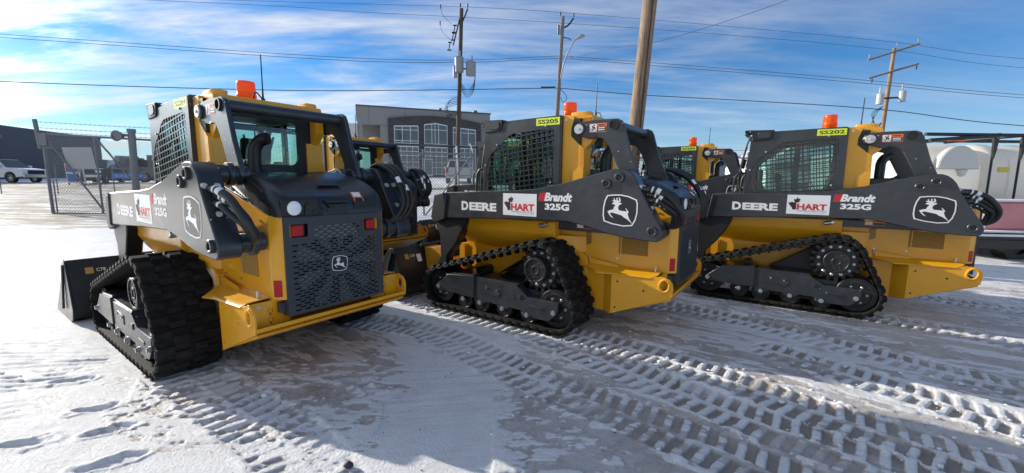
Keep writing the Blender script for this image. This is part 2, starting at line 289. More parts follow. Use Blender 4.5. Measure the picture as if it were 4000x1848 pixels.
def build_track(root,sg):
    tr=bpy.data.objects.new('track_assembly',None); C.objects.link(tr); tr.parent=root
    P=hull(circ(SPR,.258,64)+circ(RI,.222,64)+circ(FI,.222,64)); P,per=resample(P,220)
    Y0,Y1=.53,.925; n=len(P); mb=MB()
    def nrm(i):
        a=P[(i-1)%n];b_=P[(i+1)%n]; t=Vector((b_[0]-a[0],b_[1]-a[1])).normalized(); return Vector((t.y,-t.x))
    rows=[]
    for i in range(n+1):
        p=Vector(P[i%n]); q=nrm(i%n); e=.004*(1 if (i%5)<3 else -.6)
        a=p+q*.0; b_=p-q*.030
        rows.append([(b_.x,Y0,b_.y),(a.x,Y0,a.y),(a.x,Y1-.008,a.y),(a.x-q.x*.008,Y1+e,a.y-q.y*.008),(b_.x,Y1+e,b_.y),(b_.x,Y0,b_.y)])
    mb.grid(rows)
    def at(t):
        f=(t%1)*n; i=int(f)%n; k=f-int(f); a=Vector(P[i]);b_=Vector(P[(i+1)%n]); return a.lerp(b_,k),nrm(i)
    NL=44
    def lug(t,w,y0,y1,h,taper=.72,inner=False):
        a,qa=at(t-w/2/per); b_,qb=at(t+w/2/per); s_=-1 if inner else 1; off=.030 if inner else 0
        a=a+qa*s_*off; b_=b_+qb*s_*off; c=(a+b_)/2
        at_=c+(a-c)*taper+qa*s_*h; bt=c+(b_-c)*taper+qb*s_*h; yi=.006
        vs=[(a.x,y0,a.y),(b_.x,y0,b_.y),(b_.x,y1,b_.y),(a.x,y1,a.y),(at_.x,y0+yi,at_.y),(bt.x,y0+yi,bt.y),(bt.x,y1-yi,bt.y),(at_.x,y1-yi,at_.y)]
        mb.add(vs,[(4,5,6,7),(0,1,5,4),(1,2,6,5),(2,3,7,6),(3,0,4,7)])
    for i in range(NL):
        t=i/NL
        lug(t,.056,Y1-.105,Y1+.006,.026,.80); lug(t+.5/NL,.056,Y0-.004,Y0+.105,.026,.80)
        lug(t+.4/NL,.050,Y1-.195,Y1-.095,.024,.82); lug(t+.1/NL,.050,Y0+.095,Y0+.185,.024,.82)
        lug(t+.25/NL,.03,Y1-.105,Y1-.045,.012)
        lug(t,.034,.70,.76,.036,.6,True)
    obj('rubber_belt',mb.mirror(sg),RUB,tr,smooth=False)
    # sprocket
    mb=MB(); T=19; poly=[]
    for i in range(T):
        for da,r in((-.12,.196),(-.075,.236),(.0,.242),(.06,.236),(.10,.196),(.165,.190)): a=2*PI*i/T+da; poly.append((SPR[0]+r*math.cos(a),SPR[1]+r*math.sin(a)))
    mb.prism(poly,.76,.80); mb.cyl((0,.74,.6),(0,.835,.6),.185,n=36); 
    mb.cur=1; 
    for i in range(12): a=2*PI*i/12+.15; hexbolt(mb,SPR[0]+.158*math.cos(a),.835,SPR[1]+.158*math.sin(a),.014)
    obj('drive_sprocket',mb.mirror(sg),[UND,STL],tr,.003)
    mb=MB(); mb.cyl((0,.80,.6),(0,.915,.6),.122,.117,n=40); mb.ring((0,.915,.6),(0,.925,.6),.118,.100); mb.ring((0,.915,.6),(0,.921,.6),.045,.030)
    for i in range(9): a=2*PI*i/9; mb.cyl((.075*math.cos(a),.915,.6+.075*math.sin(a)),(.075*math.cos(a),.920,.6+.075*math.sin(a)),.008,n=8)
    obj('motor_hub',mb.mirror(sg),UND,tr,.003)
    for c,r in((RI,.182),(FI,.182)):
        mb=MB()
        for y0,y1 in((.60,.66),(.80,.86)):
            mb.ring((c[0],y0,c[1]),(c[0],y1,c[1]),r,.13,40); mb.cyl((c[0],y0+.02,c[1]),(c[0],y1-.02,c[1]),.135,n=32)
        mb.cyl((c[0],.60,c[1]),(c[0],.90,c[1]),.05); mb.cur=1
        for i in range(6): a=2*PI*i/6; hexbolt(mb,c[0]+.095*math.cos(a),.84,c[1]+.095*math.sin(a),.012)
        obj('idler_wheel',mb.mirror(sg),[UND,STL],tr,.003)
    for x,z in((.909,.169),(.678,.166),(.387,.157),(.094,.146)):
        mb=MB(); zc=.145
        for y0,y1 in((.60,.66),(.80,.87)): mb.cyl((x,y0,zc),(x,y1,zc),.097,n=28); mb.ring((x,y1,zc),(x,y1+.006,zc),.09,.075)
        mb.cyl((x,.6,zc),(x,.9,zc),.04,n=14); obj('track_roller',mb.mirror(sg),UND,tr,.003)
    FR=[(1.29,.266),(1.15,.387),(1.118,.412),(.757,.437),(.757,.205),(.875,.205),(1.05,.215),(1.275,.217)]
    F2=[(.728,.411),(.215,.412),(.087,.321),(-.246,.315),(-.235,.215),(-.15,.129),(.022,.125),(.15,.125),(.165,.178),(.31,.182),(.33,.15),(.44,.15),(.46,.182),(.60,.187),(.63,.155),(.73,.155),(.75,.19)]
    mb=MB(); mb.prism(FR,.80,.915); mb.prism(F2,.79,.905)
    mb.prism([(1.118,.412),(.757,.437),(.757,.45),(1.1,.43)],.60,.90); mb.prism([(.728,.411),(.215,.412),(.215,.425),(.728,.428)],.60,.895); mb.box(.72,.765,.78,.90,.19,.425)
    mb.prism([(1.15,.38),(1.118,.40),(-.1,.36),(-.2,.30),(.1,.2),(1.1,.2)],.60,.79)
    mb.prism(rnd([(.61,.36),(.42,.345),(.42,.265),(.53,.27)],.02),.905,.911)
    mb.prism([(.19,.335),(.16,.335),(.165,.285),(.185,.285)],.905,.914)
    mb.prism(rnd([(.06,.255),(-.09,.25),(-.09,.222),(.06,.226)],.012),.905,.910); 
    obj('track_frame',mb.mirror(sg),GRY,tr,.004)
    mb=MB()
    for x,z,y in((1.262,.257,.915),(.909,.169,.905),(.678,.166,.905),(.387,.155,.905),(.094,.144,.905),(-.2,.219,.905)): mb.mark(); hexbolt(mb,x,y,z,.019,.02)
    for x,z in((.585,.34),(.455,.325)): mb.mark(); hexbolt(mb,x,.905,z,.010,.012)
    mb.mark().cyl((1.17,.88,.40),(1.12,.90,.39),.008,n=8)
    sep('axle_bolt',mb.mirror(sg),STL,tr)
    mb=MB(); mb.prism([(.62,.42),(.19,.70),(.10,.72),(.0,.45),(.2,.38)],.50,.56); mb.prism([(.62,.44),(.60,.45),(.19,.715),(.19,.70)],.50,.66); mb.box(.5,1.0,.45,.72,.33,.39); mb.cyl((.85,.45,.44),(.85,.70,.44),.05)
    obj('frame_mount',mb.mirror(sg),UND,tr,.004)
def lattice(poly,y0,y1,sp=(.062,.052),w=.010,sl=(-.13,.10)):
    """bars of the side screen, clipped to the opening"""
    mb=MB(); n=len(poly)
    def clip(p,d):
        ts=[]
        for i in range(n):
            a=Vector(poly[i]);b_=Vector(poly[(i+1)%n]); e=b_-a; den=d.x*e.y-d.y*e.x
            if abs(den)<1e-9: continue
            t=((a.x-p.x)*e.y-(a.y-p.y)*e.x)/den; u=((a.x-p.x)*d.y-(a.y-p.y)*d.x)/den
            if 0<=u<1: ts.append(t)
        ts.sort(); return [(ts[i],ts[i+1]) for i in range(0,len(ts)-1,2)]
    for k in range(-30,60):
        for dr,st in((Vector((sl[1],1)).normalized(),Vector((sp[0],0))),(Vector((1,sl[0])).normalized(),Vector((0,sp[1])))):
            p=Vector((.3,1.5))+st*(k-14); nn=Vector((-dr.y,dr.x))*w/2
            for a,b_ in clip(p,dr):
                A=p+dr*(a-.006);B=p+dr*(b_+.006); mb.prism([tuple(A-nn),tuple(B-nn),tuple(B+nn),tuple(A+nn)],y0,y1)
    return mb
def build_loader():
    root=thing('track_loader','x','track loader')
    # --- body
    mb=MB()
    mb.prism([(1.16,.95),(-.05,.95),(-.20,.99),(-.20,1.39),(-.42,1.372),(-.61,1.322),(-1.075,1.198),(-1.075,.50),(-.62,.25),(1.0,.25),(1.16,.40)],-.444,.444)
    for s_ in(1,-1):
        mb.prism([(-1.03,.440*s_),(-1.085,.446*s_),(-1.142,.388*s_),(-1.142,.33*s_),(-1.03,.33*s_)],.632,1.196,'z')
        mb.prism([(1.20,.72),(.25,.66),(.25,.40),(1.20,.40)],.44*s_,.50*s_)
        mb.prism([(1.22,.70),(1.30,.69),(1.30,.45),(1.22,.40)],.36*s_,.52*s_)
        mb.box(-.655,-.645,.446*s_,.452*s_,.76,.95); mb.box(-.90,-.63,.444*s_,.447*s_,.765,.95)
        for k in range(5): pass
    body=obj('body',mb,YEL,root,.004)
    for s_ in(1,-1):
        mb=MB(); mb.prism([(-.63,.945),(-.90,.93),(-.90,.765),(-.63,.765)],.447*s_,.4495*s_); obj('perforated_panel',mb,mat('perforated_yellow',(.30,.155,.012),.6,noise=.25,nscale=400),body)
        mb=MB()
        for k in range(9): z=.818+k*.0145; mb.prism([(-.292,z),(-.352,z+.028),(-.352,z+.021),(-.292,z-.007)],.4465*s_,.448*s_)
        obj('vent_slot',mb,BLV,body,smooth=False)
        mb=MB()
        for x,z in((-.98,1.16),(-1.02,1.07),(-1.03,.99),(-.35,.72),(-.62,.715)): mb.mark(); hexbolt(mb,x,.446*s_,z,.008,.006,'y',s_)
        sep('panel_bolt',mb,STL,body)
        mb=MB(); mb.prism(rnd([(-.048,.402),(0,.402)],0)+[],0,0) if False else None
        mb.add([(-1.092,.4395*s_,.768),(-1.129,.4025*s_,.766),(-1.129,.4025*s_,.652),(-1.092,.4395*s_,.654)],[(0,1,2,3)]); mb.v=[(x-.0015,y+.0015*s_,z) for x,y,z in mb.v]
        obj('rear_reflector',mb,RLF,body,smooth=False)
        # fender with sloping underside
        mb=MB(); sec=[(.44*s_,1.035),(.612*s_,1.035),(.620*s_,1.025),(.620*s_,.915),(.612*s_,.895),(.475*s_,.705),(.44*s_,.70)]
        mb.prism(sec,-.035,1.21,'x'); mb.prism([(-.035,.44*s_),(-.035,.58*s_),(-.10,.56*s_),(-.30,.46*s_),(-.30,.44*s_)],.74,.90,'z')
        mb.prism([(-.03,.885),(-.12,.84),(-.22,.77),(-.32,.71),(-.34,.66),(-.30,.30),(-.24,.30),(-.24,.66),(.0,.80)],.44*s_,.50*s_)
        fd=obj('fender',mb,YEL,root,.005)
        mb=MB(); mb.tube([(.045,.628*s_,1.005),(.13,.628*s_,.985)],.024,n=12,smooth=0); mb.cyl((.055,.62*s_,1.005),(.055,.66*s_,1.005),.018,n=12); obj('arm_lock_lever',mb,STL,fd,.002)
        # counterweight side
        mb=MB(); hk=rnd([(-1.06,.535),(-1.075,.585),(-1.105,.60),(-1.135,.575),(-1.128,.525),(-1.095,.505)],.02)
        outl=[(-.628,.60),(-.96,.598),(-1.03,.622),(-1.09,.628)]+rnd([(-1.165,.62),(-1.172,.50)],0)[:0]+[(-1.14,.612),(-1.166,.58),(-1.173,.535),(-1.165,.458),(-1.15,.448),(-.628,.222)]
        hs=[hk]+[circ(c,.009,12) for c in((-.685,.533),(-.926,.484),(-.669,.289))]
        mb.prism(outl,.590*s_,.604*s_,holes=hs)
        mb.add([(-.628,.604*s_,.60),(-.628,.604*s_,.222),(-.515,.490*s_,.205),(-.515,.490*s_,.59),(-.628,.59*s_,.60),(-.628,.59*s_,.222),(-.515,.476*s_,.205),(-.515,.476*s_,.59)],[(0,1,2,3),(4,7,6,5),(0,3,7,4),(1,5,6,2)])
        mb.box(-.52,-.30,.470*s_,.490*s_,.205,.60)
        mb.add([(-.45,.60*s_,.618),(-.30,.50*s_,.62),(-.30,.44*s_,.655),(-1.035,.44*s_,.648),(-1.04,.59*s_,.640),(-.98,.612*s_,.608),(-.62,.625*s_,.604),(-.50,.66*s_,.604)]+[(-.45,.60*s_,.610),(-.30,.50*s_,.612),(-.30,.44*s_,.647),(-1.035,.44*s_,.640),(-1.04,.59*s_,.632),(-.98,.612*s_,.600),(-.62,.625*s_,.596),(-.50,.66*s_,.596)],
               [(0,1,2,3),(0,3,4,5),(0,5,6,7),(8,11,10,9),(8,13,12,11),(8,15,14,13)]+[(i,(i+1)%8,8+(i+1)%8,8+i) for i in range(8)])
        mb.box(-1.062,-1.05,min(.33*s_,.589*s_),max(.33*s_,.589*s_),.462,.628)
        mb.prism([(-.36,.70),(-.36,.62),(-.62,.62),(-.66,.64),(-.64,.66)],.47*s_,.485*s_)
        cwt=obj('counterweight',mb,YEL,root,.004)
        mb=MB(); pts=[(p[0],.604*s_,p[1]) for p in shrink(hk,(-1.098,.553),1.25)]; mb.tube(pts+[pts[0]],.011,n=8,smooth=0); obj('tie_down_ring',mb,YEL,cwt)
        mb=MB(); mb.mark().cyl((-.99,.50*s_,.645),(-.99,.50*s_,.69),.009,n=10); mb.mark().cyl((-.35,.47*s_,.66),(-.35,.47*s_,.705),.007,n=10); mb.mark(); hexbolt(mb,-1.062,.53*s_,.60,.011,.008,'x',-1); sep('stud',mb,STL,cwt)
        mb=MB()
        for z in(.56,.50): mb.mark().ring((-1.0625,.46*s_,z),(-1.064,.46*s_,z),.016,.0135,16); mb.box(-1.064,-1.0625,.46*s_-.006,.46*s_+.006,z-.03,z-.016)
        sep('keyhole_mark',mb,mat('dark_yellow_line',(.25,.12,.01),.6),cwt,smooth=False)
        # arm
        mb=MB(); mb.prism(ARM,.603*s_,.743*s_)
        mb.prism([(1.285,1.292),(1.30,1.296),(1.35,1.003),(1.335,.985)],.60*s_,.755*s_)
        arm=obj('lift_arm',mb,GRY,root,.008)
        mb=MB(); mb.prism([(1.32,1.02),(1.52,.955),(1.50,.88),(1.45,.80),(1.44,.55),(1.52,.40),(1.62,.34),(1.70,.42),(1.62,.60),(1.50,.62)][:6]+[(1.44,.33),(1.36,.36),(1.34,.56),(1.25,.66),(1.18,.75),(1.08,.93),(1.05,1.03)],.575*s_,.70*s_)
        mb.cyl((1.42,.55*s_,.40),(1.42,.72*s_,.40),.06,n=20); mb.prism([(1.35,1.29),(1.50,1.26),(1.56,1.0),(1.50,.94),(1.3,1.0)],.603*s_,.735*s_)
        obj('arm_foot',mb,mat('black_paint',(.014,.015,.017),.42,noise=.2),arm,.008)
        mb=MB()
        for x,z in((-.605,1.414),(-.719,1.466),(-1.014,1.027)):
            mb.mark().ring((x,.74*s_,z),(x,.765*s_,z),.043,.024,28); mb.cyl((x,.72*s_,z),(x,.746*s_,z),.028,n=20); mb.cyl((x,.74*s_,z),(x,.756*s_,z),.012,n=6)
        sep('pivot_pin',mb,mat('pin_grey',(.035,.038,.042),.35),arm,bevel=.004)
        mb=MB()
        for y,z,x in((.719,1.394,-.895),(.647,1.393,-.895),(.682,1.221,-.985)): mb.mark().cyl((x+.02,y*s_,z),(x-.012,y*s_,z-.004),.017,n=16)
        sep('rear_bolt',mb,SILV,arm)
        # lower link & tube
        mb=MB(); mb.prism([(.02,1.04),(-.30,1.03),(-1.0,1.075),(-1.05,1.03),(-1.0,.97),(-.64,.953),(0,.955)],.47*s_,.54*s_); mb.cyl((-1.014,.45*s_,1.027),(-1.014,.61*s_,1.027),.062,n=28); mb.cyl((-1.014,.50*s_,1.027),(-1.014,.545*s_,1.027),.085,n=28)
        ll=obj('lower_link',mb,GRY,root,.005)
        mb=MB(); mb.cur=0; mb.box(-.40,-.235,.5402*s_,.5408*s_,.985,1.03); mb.cur=1; mb.box(-.395,-.32,.5404*s_,.5412*s_,.99,1.025) if False else mb.box(-.30,-.24,.5404*s_,.5412*s_,.990,1.025); mb.cur=2; mb.box(-.395,-.31,.5404*s_,.5412*s_,.990,1.012)
        obj('warning_sticker',mb,[ORG,WHT,BLV],ll,smooth=False)
        # upper link
        mb=MB(); mb.prism(LINK,.435*s_,.470*s_); mb.cyl((-.719,.40*s_,1.466),(-.719,.61*s_,1.466),.062,n=28); mb.cyl((-.719,.49*s_,1.466),(-.719,.53*s_,1.466),.078,n=28); mb.cyl((-.2,.40*s_,1.925),(-.2,.488*s_,1.925),.055,n=28)
        lk=obj('upper_link',mb,GRY,root,.006)
        mb=MB(); mb.cyl((-.202,.488*s_,1.925),(-.202,.498*s_,1.925),.046,n=28); mb.cyl((-.202,.498*s_,1.925),(-.202,.506*s_,1.925),.012,n=6); obj('link_pin',mb,SILV,lk,.002)
        mb=MB(); mb.ring((-.542,.468*s_,1.946),(-.542,.486*s_,1.946),.045,.034,28); mb.cur=1; mb.cyl((-.542,.46*s_,1.946),(-.542,.472*s_,1.946),.035,n=24); obj('tube_socket',mb,[BLK,BLV],lk)
        mb=MB(); y=.4705*s_; e=.0006*s_
        mb.cur=0; mb.box(-.470,-.301,y,y+e,1.888,1.968); mb.cur=1; mb.box(-.372,-.306,y,y+2*e,1.893,1.963); mb.cur=2; mb.box(-.465,-.378,y,y+2*e,1.893,1.938)
        mb.cur=1
        for z in(1.926,1.908): mb.box(-.455,-.388,y,y+3*e,z-.004,z+.004)
        mb.cur=2; mb.prism([(-.318,1.955),(-.335,1.925),(-.322,1.90),(-.330,1.90),(-.345,1.925),(-.362,1.91),(-.358,1.935),(-.335,1.945)],y,y+3*e); mb.cyl((-.348,y,1.952),(-.348,y+3*e,1.952),.008,n=10); mb.box(-.455,-.385,y,y+3*e,1.947,1.957)
        obj('warning_sticker',mb,[ORG,WHT,BLV],lk,smooth=False)
        # rear post of the cab (yellow)
        mb=MB(); PT=[(-.012,2.055),(-.008,1.38),(-.24,1.40),(-.245,1.545),(-.24,1.74),(-.215,1.765),(-.185,1.79),(-.10,1.87),(-.10,1.94),(-.128,2.03),(-.125,2.055)]
        mb.prism(PT,.420*s_,.452*s_); mb.prism([(-.11,2.04),(-.30,2.04),(-.318,2.0),(-.325,1.84),(-.300,1.80),(-.25,1.76),(-.235,1.72),(-.22,1.69),(-.18,1.72),(-.09,1.85),(-.09,1.95)],.35*s_,.42*s_)
        mb.box(-.245,-.235,.30*s_,.45*s_,1.40,1.545); mb.prism([(-.20,.452*s_),(-.24,.452*s_),(-.245,.30*s_),(-.225,.30*s_)],1.38,1.75,'z')
        mb.prism([(-.155,1.53),(-.20,1.565),(-.235,1.565),(-.245,1.54),(-.245,1.39),(-.12,1.39),(-.12,1.51)],.452*s_,.462*s_)
        mb.prism([(-.11,1.52),(-.12,1.54),(-.01,1.54),(-.01,1.39),(-.11,1.39)],.452*s_,.456*s_)
        post=obj('cab_rear_post',mb,YEL,root,.005)
        mb=MB(); hexbolt(mb,-.049,.452*s_,2.028,.012,.008,'y',s_); obj('post_bolt',mb,STL,post)
        # side screen
        OPEN=rnd([(.93,1.10),(.935,1.45),(.905,1.65),(.84,1.735),(.695,1.838),(.67,1.875),(.575,1.925),(.30,1.94),(.07,1.95),(.062,1.80),(.07,1.57),(.085,1.10)],.03)
        FRM=[(.955,1.02),(.975,1.40),(.945,1.945),(.955,1.96),(.955,2.015),(.72,2.03),(-.006,2.06),(-.006,1.02)]
        mb=MB(); mb.prism(FRM,.475*s_,.487*s_,holes=[OPEN]); mb.box(-.012,.004,.40*s_,.487*s_,1.02,2.06)
        sc=obj('side_screen_frame',mb,GRY,root,.003)
        mb=lattice(OPEN,.478*s_,.485*s_); obj('side_screen_mesh',mb,GRY,sc,smooth=False)
        mb=MB()
        for x,z in((.166,1.981),(.773,1.817),(.10,1.42),(.93,1.60)): mb.mark().cyl((x,.487*s_,z),(x,.497*s_,z),.010,n=10)
        sep('screen_bolt',mb,STL,sc)
        mb=MB(); mb.add([(x,.452*s_,z) for x,z in((.02,1.05),(.93,1.05),(.93,1.50),(.90,1.66),(.68,1.95),(.02,1.98))],[tuple(range(6))]); obj('side_window',mb,GLS,root,smooth=False)
        # work light housing at the front top corner
        mb=MB(); mb.prism([(.96,2.085),(.70,2.078),(.705,1.985),(.74,1.962),(.93,1.95),(.935,2.04),(.965,2.05)],.40*s_,.50*s_); mb.box(.93,1.02,.36*s_,.47*s_,2.06,2.09); mb.cyl((.99,.38*s_,2.04),(.99,.46*s_,2.04),.026,n=16)
        lh=obj('work_light',mb,BLK,root,.006)
        mb=MB(); mb.cyl((.935,.45*s_,2.0),(.955,.45*s_,2.0),.03,n=20); obj('light_lens',mb,LENS,lh)
        mb=MB(); mb.prism(rnd([(.87,2.06),(.74,2.06),(.735,2.0),(.765,1.98),(.87,1.98)],.02),.500*s_,.506*s_); obj('cover_plate',mb,GRY,lh,.002)
    # link cross tube
    mb=MB(); mb.cyl((-.542,-.44,1.946),(-.542,.44,1.946),.045,n=28); obj('cross_tube',mb,GRY,root)
    # decals on arms: left arm faces the viewer
    arms=[o for o in root.children if o.name.startswith('lift_arm')]
    A=arms[0]; yd=.743
    fn=lambda u,v:(-u,yd+.0012,v)
    emblem(A,lambda x,z,d:(x,yd+d,z)); emblem(arms[1],lambda x,z,d:(x,-yd-d,z))
    mb=MB(); v,f=textv('D',-1.066,-.968,1.108,1.207,.05); add2d(mb,v,f,fn); v,f=textv('EERE',-.955,-.587,1.112,1.199,.05); add2d(mb,v,f,fn); obj('arm_lettering',mb,WHT,A,smooth=False)
    mb=MB(); v,f=textv('325G',-.010,.250,1.160,1.222,.045); add2d(mb,v,f,fn); v,f=textv('Brandt',-.016,.279,1.242,1.324,.045,.25); add2d(mb,v,f,fn)
    mb.cur=1
    for k in range(3): x=.079-k*.0225; mb.add([(x,yd+.0012,1.240),(x-.018,yd+.0012,1.240),(x-.034,yd+.0012,1.320),(x-.016,yd+.0012,1.320)],[(0,1,2,3)])
    obj('dealer_lettering',mb,[WHT,RED],A,smooth=False)
    mb=MB(); mb.box(.101,.502,yd,yd+.0012,1.086,1.306); mb.cur=1
    v,f=textv('HART',-.402,-.128,1.137,1.207,.04); add2d(mb,v,f,lambda u,v:(-u,yd+.002,v))
    mb.cur=2; v,f=textv('OILFIELD RENTALS',-.402,-.130,1.117,1.132); add2d(mb,v,f,lambda u,v:(-u,yd+.002,v))
    v,f=textv('AN ENTERPRISE GROUP COMPANY',-.33,-.130,1.100,1.107); add2d(mb,v,f,lambda u,v:(-u,yd+.002,v))
    mb.cur=3; mb.add([(x,yd+.0025,z) for x,z in LEAF],[tuple(range(len(LEAF)))])
    obj('rental_sign',mb,[WHT,RED,mat('grey_print',(.15,.15,.16),.5),mat('maroon_print',(.03,.008,.010),.5)],A,smooth=False)
    # --- rear grille
    mb=MB(); holes=[]; nz=31; z0=.545; pz=.0187
    lights=[(.285,1.092),(-.285,1.092)]
    for r in range(nz):
        z=z0+r*pz; off=.0315 if r%2 else 0
        for k in range(-6,7):
            y=k*.063+off; 
            a,b_=y-.022,y+.022; a=max(a,-.338);b_=min(b_,.338)
            if b_-a<.014: continue
            if z>1.005 and abs(y)>.185: continue
            if math.hypot(y/.088,(z-.825)/.085)<1 : continue
            q=.0050
            holes.append([(a+.004,z-q),(b_-.004,z-q),(b_,z),(b_-.004,z+q),(a+.004,z+q),(a,z)])
    rect=[(-.383,.517),(.383,.517),(.383,1.183),(-.383,1.183)]
    for ly in lights: 
        c=ly; holes.append(rnd([(c[0]-.062,c[1]-.045),(c[0]+.062,c[1]-.045),(c[0]+.062,c[1]+.045),(c[0]-.062,c[1]+.045)],.01,2))
    mb.prism(rect,-1.158,-1.152,'x',holes=holes)
    for a,b_ in(((-.383,.517),(.383,.530)),((-.383,1.172),(.383,1.183))): mb.box(-1.152,-1.03,a[0],b_[0],a[1],b_[1])
    mb.box(-1.152,-1.03,-.383,-.372,.53,1.172); mb.box(-1.152,-1.03,.372,.383,.53,1.172); mb.box(-1.12,-1.03,.36,.42,.545,.61)
    gr=obj('rear_grille',mb,GR2,root,smooth=False)
    mb=MB(); mb.box(-1.083,-1.078,-.37,.37,.53,1.17); obj('radiator_screen',mb,BLV,gr)
    mb=MB()
    for k in range(9):
        a=2*PI*k/9+.35; w=.20
        ps=[(.12,a-w*.7),(.315,a-w*.95),(.325,a+w*.45),(.30,a+w*.75),(.12,a+w*.55)]
        pl=[(r*math.cos(t),.835+r*math.sin(t)) for r,t in ps]; mb.prism(pl,-1.145+(.002 if k%2 else 0),-1.140,'x')
    mb.cyl((-1.12,0,.835),(-1.10,0,.835),.06,n=24); mb.prism([(-.17,1.03),(.17,1.02),(.19,1.06),(.15,1.13),(-.08,1.135),(-.15,1.09)],-1.149,-1.147,'x')
    obj('cooling_fan',mb,FAN,gr)
    for c in lights:
        mb=MB(); mb.box(-1.13,-1.12,c[0]-.06,c[0]+.06,c[1]-.044,c[1]+.044); obj('light_pocket',mb,BLV,gr)
        mb=MB(); cy=c[0]+.008*(1 if c[0]>0 else .5)
        mb.prism(rnd([(cy-.040,c[1]-.038),(cy+.040,c[1]-.038),(cy+.040,c[1]+.038),(cy-.040,c[1]+.038)],.018,4),-1.165,-1.13,'x'); obj('tail_light',mb,TLM,gr,.006)
    emblem(gr,lambda x,z,d:(-1.160-d,(x+.732)*.415*1.0-.002,.825+(z-1.19)*.43))
    # --- bumper bar & belly
    mb=MB(); mb.prism([(-1.05,.452),(-1.168,.462),(-1.172,.490),(-1.164,.490),(-1.160,.468),(-1.05,.460)],-.59,.59); mb.prism([(-1.16,.44),(-1.15,.425),(-.60,.215),(-.60,.235),(-1.12,.45)],-.585,.585)
    obj('rear_bumper',mb,YEL,root,.003)
    # --- hood
    ST=[(-.20,1.50,.36),(-.40,1.505,.40),(-.65,1.492,.415),(-.86,1.448,.425),(-1.00,1.395,.425),(-1.085,1.345,.42),(-1.13,1.30,.405),(-1.15,1.245,.395),(-1.156,1.19,.388)]
    def zb(x): return np.interp(x,[-1.156,-1.06,-.61,-.416,-.2],[1.186,1.196,1.318,1.368,1.385])
    mb=MB(); rows=[]
    for x,z,w in ST:
        b0=min(zb(x),z-.004); sec=[(w+.012,b0),(w+.008,b0+(z-b0)*.45),(w-.004,b0+(z-b0)*.78),(w-.022,b0+(z-b0)*.95),(w-.055,z),(w-.085,z-.004*(1 if z>1.3 else 0)),(w-.12,z-.016*(1 if z>1.34 else 0)),(0,z-.010*(1 if z>1.34 else 0))]
        sec=sec+[(-y,zz) for y,zz in sec[:-1][::-1]]
        rows.append([(x,y,zz) for y,zz in sec])
    mb.grid(rows); mb.add([rows[-1][i] for i in range(len(rows[-1]))],[tuple(range(len(rows[-1])))]); mb.add(rows[0],[tuple(range(len(rows[0])))])
    hood=obj('hood',mb,HOODM,root,smooth=True,ang=38)
    mb=MB(); mb.box(-1.162,-1.12,.135,.392,1.188,1.303); mb.prism([(-1.165,1.23),(-1.165,1.19),(-1.12,1.19),(-1.10,1.30)],.10,.22) 
    sk=obj('headlight_housing',mb,BLK,hood,.008)
    mb=MB(); mb.cyl((-1.16,.309,1.244),(-1.172,.309,1.244),.050,.044,n=32); obj('reverse_light',mb,LENS,hood,.004)
    mb=MB(); mb.prism(rnd([(.245,1.19),(.155,1.19),(.125,1.22),(.15,1.262),(.20,1.283),(.235,1.27)],.02),-1.175,-1.16,'x'); mb.cyl((-1.175,.170,1.212),(-1.182,.170,1.212),.022,n=20); obj('backup_alarm',mb,BLK,hood,.006)
    mb=MB(); mb.prism([(.095,1.288),(-.112,1.288),(-.10,1.27),(.085,1.27)],-1.165,-1.13,'x'); mb.prism([(.075,1.262),(-.06,1.262),(-.05,1.235),(.06,1.235)],-1.172,-1.15,'x'); mb.prism(rnd([(-.135,1.275),(-.335,1.270),(-.342,1.235),(-.155,1.22)],.01),-1.162,-1.15,'x'); mb.cur=1; mb.box(-1.160,-1.157,-.09,.075,1.195,1.238)
    obj('hood_latch',mb,[BLK,BLV],hood,.003)
    mb=MB(); v,f=textv('POWER',0,.128,0,.022,.01,.2); fnp=lambda u,v:(-1.098-v*.62,.135-u,1.342-.0+v*.0-(v*-.75)*0-(.022-v)*0+v*.0) 
    def onrear(u,v,d=.0025): # slope between hood stations (-1.085,1.345) and (-1.13,1.30)
        t=1-v; x=-1.085-.045*t; z=1.345-.045*t; return (x-d*.7,u,z-.0+d*.7)
    mb.v=[];mb.f=[];mb.mi=[]; add2d(mb,v,f,lambda u,v:onrear(.135-u,.25+v*22)); mb.cur=1; v,f=textv('HALT',.132,.235,0,.022,.005,.2); add2d(mb,v,f,lambda u,v:onrear(.135-u,.25+v*22))
    obj('hood_lettering',mb,[mat('blue_print',(.03,.10,.30),.4),mat('grey_lettering',(.10,.10,.11),.4)],hood,smooth=False)
    mb=MB(); q=lambda u,v,d:onrear(-.150-u*.085,v,d); q2=lambda u,v,d:(-1.13-.02*(1-v)-d,-.152-u*.085,1.30-.055*(1-v)+d*.2)
    mb.cur=0; mb.add([q(0,.9,.003),q(1,.9,.003),q(1,0,.003),q(0,0,.003)],[(0,1,2,3)]); mb.add([q2(0,1,.004),q2(1,1,.004),q2(1.05,.15,.004),q2(.05,.15,.004)],[(0,1,2,3)])
    mb.cur=1; mb.add([q(.12,.8,.005),q(.88,.8,.005),q(.88,.1,.005),q(.12,.1,.005)],[(0,1,2,3)]); mb.cur=2; mb.add([q2(.12,.95,.0055),q2(.88,.95,.0055),q2(.93,.25,.0055),q2(.17,.25,.0055)],[(0,1,2,3)])
    obj('warning_sticker',mb,[ORG,WHT,BLV],hood,smooth=False)
